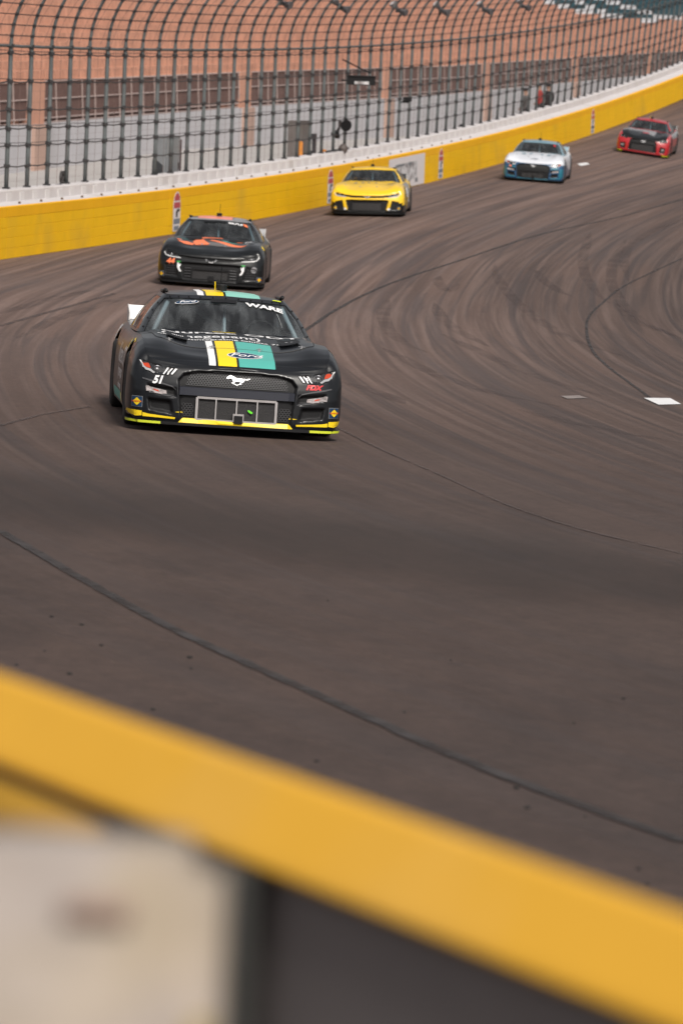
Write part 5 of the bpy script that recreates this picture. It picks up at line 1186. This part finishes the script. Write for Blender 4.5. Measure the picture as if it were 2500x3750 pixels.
# ---- three people behind the fence
SKIN = mat('skin', (.42, .25, .18), .6)
def person(xpx, zpx_top, label, shirt, trousers, cap, turn, lift=0.0):
    p, Y = behind(xpx, 2.0, 1.6); top = vis(zpx_top, xpx, Y); Hh = 1.76; base = Vector((p.x, p.y, top - Hh))
    J = dict(pel=(0, 0, .96), waist=(0, 0, 1.10), chest=(.02, 0, 1.34), neck=(.02, 0, 1.50), head=(.04, 0, 1.62), top=(.04, 0, 1.70))
    e = [('pel', 'waist'), ('waist', 'chest'), ('chest', 'neck'), ('neck', 'head'), ('head', 'top')]; r_ = dict(pel=(.15, .11), waist=(.14, .10), chest=(.17, .11), neck=(.06, .06), head=(.095, .105), top=(.07, .08))
    for s, k in ((1, 'l'), (-1, 'r')):
        J.update({'sh' + k: (.02, s * .19, 1.42), 'el' + k: (.02, s * .25, 1.15), 'wr' + k: (.16, s * .20, .96), 'hd' + k: (.22, s * .18, .90), 'hip' + k: (0, s * .10, .90), 'kn' + k: (.03, s * .12, .50), 'an' + k: (-.02, s * .13, .08), 'to' + k: (.14, s * .15, .03)})
        e += [('chest', 'sh' + k), ('sh' + k, 'el' + k), ('el' + k, 'wr' + k), ('wr' + k, 'hd' + k), ('pel', 'hip' + k), ('hip' + k, 'kn' + k), ('kn' + k, 'an' + k), ('an' + k, 'to' + k)]
        r_.update({'sh' + k: (.065, .065), 'el' + k: (.048, .048), 'wr' + k: (.034, .034), 'hd' + k: (.04, .025), 'hip' + k: (.095, .095), 'kn' + k: (.065, .065), 'an' + k: (.045, .045), 'to' + k: (.045, .035)})
    names = list(J); me = bpy.data.meshes.new('person'); me.from_pydata([J[n] for n in names], [(names.index(a), names.index(b)) for a, b in e], []); tmp = bpy.data.objects.new('person_tmp', me); COL.objects.link(tmp)
    sk = tmp.modifiers.new('skin', 'SKIN'); sk.use_smooth_shade = True; sl_ = me.skin_vertices[0].data
    for i, n in enumerate(names): sl_[i].radius = r_[n]; sl_[i].use_root = (n == 'pel')
    sb_ = tmp.modifiers.new('sub', 'SUBSURF'); sb_.levels = 1; sb_.render_levels = 1
    dg = bpy.context.evaluated_depsgraph_get(); m2 = bpy.data.meshes.new_from_object(tmp.evaluated_get(dg)); bpy.data.objects.remove(tmp)
    m2.materials.clear()
    for m in (shirt, trousers, SKIN, BLACK): m2.materials.append(m)
    for pl in m2.polygons:
        c = pl.center; hand = abs(c.y) > .15 and c.z < .97 and c.x > .12
        pl.material_index = 2 if (c.z > 1.47 or hand) else (3 if c.z < .09 else (1 if c.z < .97 and not (abs(c.y) > .17 and c.z > .95) else 0)); pl.use_smooth = True
    o = bpy.data.objects.new('person', m2); COL.objects.link(o); o.location = base; o.rotation_euler = (0, 0, turn); tag(o, label, 'person')
    t = MB(); t.lathe([(0, .112), (.06, .115), (.10, .085), (.115, .02)], (.04, 0, 1.655), (0, 0, 1), 14); t.add([(.13, -.08, 1.665), (.24, -.06, 1.66), (.24, .06, 1.66), (.13, .08, 1.665), (.13, -.08, 1.675), (.24, -.06, 1.668), (.24, .06, 1.668), (.13, .08, 1.675)], [(0, 1, 2, 3), (7, 6, 5, 4), (0, 4, 5, 1), (1, 5, 6, 2), (2, 6, 7, 3), (3, 7, 4, 0)]); t.build('cap', cap, o, True)
    # a plinth under the feet: raised part of the walk
    t = MB(); t.box((base.x, base.y, (base.z + wall_z(min(Y, 140)) + .2) / 2), (1.2, 1.2, max(.05, base.z - wall_z(min(Y, 140)) - .2))); return t.build('raised_walk', mat('walk_concrete', (.34, .32, .31), .9)), Y
DK = mat('dark_shirt', (.022, .022, .025), .9); DK2 = mat('charcoal_trousers', (.03, .03, .034), .9); RDS = mat('red_shirt', (.36, .04, .035), .8); GYS = mat('grey_shirt', (.10, .095, .095), .9)
for a in ((1926, 322, 'person in grey top and dark cap leaning near the fence, leftmost of three', GYS, DK2, DK, 2.6), (1977, 304, 'person in red and dark clothing standing between two others behind the fence', RDS, DK2, DK, 3.0), (2008, 306, 'person in black clothing standing behind the fence, rightmost of three', DK, DK, DK, -2.2)):
    q, _ = person(*a); tag(q, 'raised concrete part of the service walk', kind='structure')

# ------------------------------------------------------------------ near barrier in front of the camera
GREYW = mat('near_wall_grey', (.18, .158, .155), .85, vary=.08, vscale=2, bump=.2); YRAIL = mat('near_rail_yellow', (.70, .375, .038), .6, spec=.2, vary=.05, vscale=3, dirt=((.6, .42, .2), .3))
DROP = .70
def px_plane(x, y, z): r = px_ray(x, y); d = (z - CAMZ) / r[2]; return Vector((r[0] * d, r[1] * d, z))
ZR = CAMZ - DROP
a0 = px_plane(0, 2490, ZR); a1 = px_plane(2500, 3375, ZR); dr = (a1 - a0).normalized(); sd_ = Vector((-dr.y, dr.x, 0)); sd_ = sd_ if sd_.y < 0 else -sd_   # towards the camera
nb = empty('near_barrier', (a0.x, a0.y, float(ground_z(a0.x, a0.y)))); tag(nb, 'blurred yellow topped barrier wall right in front of the camera', 'barrier')
# the line goes on beyond the picture: right past the camera, left in a wide bow to the far wall
L0 = a0 - dr * 3.0; L1 = a1 + dr * 2.2
pth = [L1, a1, a0, L0, Vector((-4.0, 14, ZR)), Vector((-8.0, 28, ZR)), Vector((-11.4, 50, ZR)), Vector((-10.9, 66, ZR)), Vector((path_pt(YA - 12.2).x, YA - 12.2, ZR))]
def near_sweep(name, prof, m, lo=0, hi=None, follow=True):
    P = np.array([list(p) for p in pth]); Q = [Vector(P[0]), Vector(P[1]), Vector(P[2]), Vector(P[3])] + [Vector(q) for q in crspline(P[2:], np.linspace(1.15, len(P) - 3, 26))]
    V = []; K = len(prof); n = len(Q)
    for i, q in enumerate(Q):
        t = (Q[min(i + 1, n - 1)] - Q[max(i - 1, 0)]); t.z = 0; t.normalize(); s = Vector((-t.y, t.x, 0)); s = s if (s.dot(sd_) > 0 or i > 6) else -s
        if i > 6 and s.x > 0: s = -s
        gz = float(ground_z(q.x, q.y)); w = float(sstep(6, 40, q.y)); rz = ZR * (1 - w) + (gz + 1.07) * w
        for a, h in prof: V.append((q.x + s.x * a, q.y + s.y * a, (rz + h) if h > -.5 else gz - .2))
    Fc = [(i * K + k, (i + 1) * K + k, (i + 1) * K + (k + 1) % K, i * K + (k + 1) % K) for i in range(n - 1) for k in range(K)] + [tuple(range(K)), tuple((n - 1) * K + k for k in range(K - 1, -1, -1))]
    return adopt(obj_from(name, V, Fc, m), nb)
near_sweep('top_rail', [(-.04, -.02), (-.03, -.004), (-.018, 0), (-.007, -.003), (.041, -.065), (.045, -.073), (.041, -.079), (-.03, -.079), (-.04, -.07)], YRAIL)
near_sweep('wall_body', [(-.035, -.0795), (.026, -.0795), (.026, -9), (-.035, -9)], GREYW)
# dark upright and second yellow tube on the camera side
def rail_pt(xpx, off, z): 
    q = px_plane(xpx, 2490 + (3375 - 2490) * xpx / 2500, ZR); return Vector((q.x, q.y, 0)) + sd_ * off + Vector((0, 0, z))
c = rail_pt(1075, .058, 0); gz = float(ground_z(c.x, c.y)); t = MB(); t.box((c.x, c.y, (gz + ZR - .080) / 2), (.042, .06, ZR - .080 - gz)); adopt(t.build('upright', mat('near_post_dark', (.022, .022, .02), .7, vary=.1)), nb)
a = rail_pt(-300, .055, ZR - .125); b = rail_pt(520, .055, ZR - .132); t = MB(); t.tube([a, b], .040, 10); adopt(t.build('lower_tube', mat('near_yellow_shaded', (.27, .145, .008), .6, vary=.1), None, True), nb)  # the tube's yellow is darkened to carry the shade under the rail
# white cabinet standing on the camera side at left
CD = 2.7; ct = px_depth(90, 3130, CD); wr = 1400 * CD / FPX; gz = float(ground_z(ct[0], ct[1])); hh = ct[2] - gz
e = empty('white_cabinet', (ct[0], ct[1], gz)); e.rotation_euler = (0, 0, -.06); tag(e, 'blurred white cabinet with brown stain standing at the near barrier', 'cabinet')
PALE = mat('near_white', (.29, .25, .225), .7, vary=.25, vscale=12, dirt=((.30, .23, .12), .5))
bm = bmesh.new(); bmesh.ops.create_cube(bm, size=1); bmesh.ops.scale(bm, vec=(wr, .12, hh), verts=bm.verts); bmesh.ops.translate(bm, vec=(0, .06, hh / 2), verts=bm.verts); bmesh.ops.bevel(bm, geom=bm.edges[:], offset=.022, segments=3, affect='EDGES'); bm_obj('body', bm, PALE, e, True)
t = MB(); t.box((wr * .20, -.004, hh - .032), (.042, .008, .009)); t.build('rusty_handle', mat('near_rust', (.27, .18, .145), .8, vary=.3, vscale=30), e)
t = MB(); t.box((wr * .475, -.006, hh / 2 - .04), (.014, .012, hh - .12)); t.build('edge_strip', mat('near_strip', (.34, .26, .10), .7), e)

# slack steel cable of the photographers' fence, just above the near barrier (strung between posts outside the picture)
cf = empty('cable_fence', (-1.9, 3.2, float(ground_z(-1.9, 3.2)))); tag(cf, 'out of focus steel cable strung above the near barrier', 'cable')
ca = px_depth(-2600, 1480, 2.5); cc = px_depth(5200, 2480, 1.9); c0 = px_depth(0, 1800, 2.30); c1 = px_depth(1250, 1985, 2.2); c2 = px_depth(2500, 2140, 2.1)
t = MB(); t.tube([ca, c0, c1, c2, cc], .0058, 8); adopt(t.build('cable', CABLE, None, True), cf)
t = MB(); t.tube([Vector(ca) - Vector((0, 0, .12)), Vector(c0) - Vector((0, 0, .10)), Vector(c1) - Vector((0, 0, .095)), Vector(c2) - Vector((0, 0, .09)), Vector(cc) - Vector((0, 0, .1))], .004, 6) if False else None
for q in (ca, cc):
    t = MB(); t.tube([(q[0], q[1], float(ground_z(q[0], q[1]))), (q[0], q[1], q[2] + .3)], .04, 8); adopt(t.build('post', POST, None, True), cf)

# crumbs of tyre rubber on the near asphalt
cr_ = MB()
for x, y in [(62, 2437), (165, 2385), (255, 2470), (372, 2365), (695, 2410), (240, 2530), (700, 2450), (1395, 2910), (1890, 2888), (2140, 2990), (2336, 3185), (2370, 3240), (1930, 2960), (560, 2600), (1160, 2790), (1650, 2420), (1200, 2200), (2100, 2650), (2280, 2560), (1480, 2610), (190, 2260), (420, 2180), (300, 2290)]:
    p = px_ground(x, y); s = random.uniform(.004, .011); cr_.box((p.x, p.y, p.z + s * .4), (s * 2.2, s * 1.5, s), rot=Matrix.Rotation(random.uniform(0, 3), 3, 'Z'))
tag(cr_.build('rubber_crumbs', RUBBER), 'scattered crumbs of tyre rubber on the near asphalt', kind='stuff')
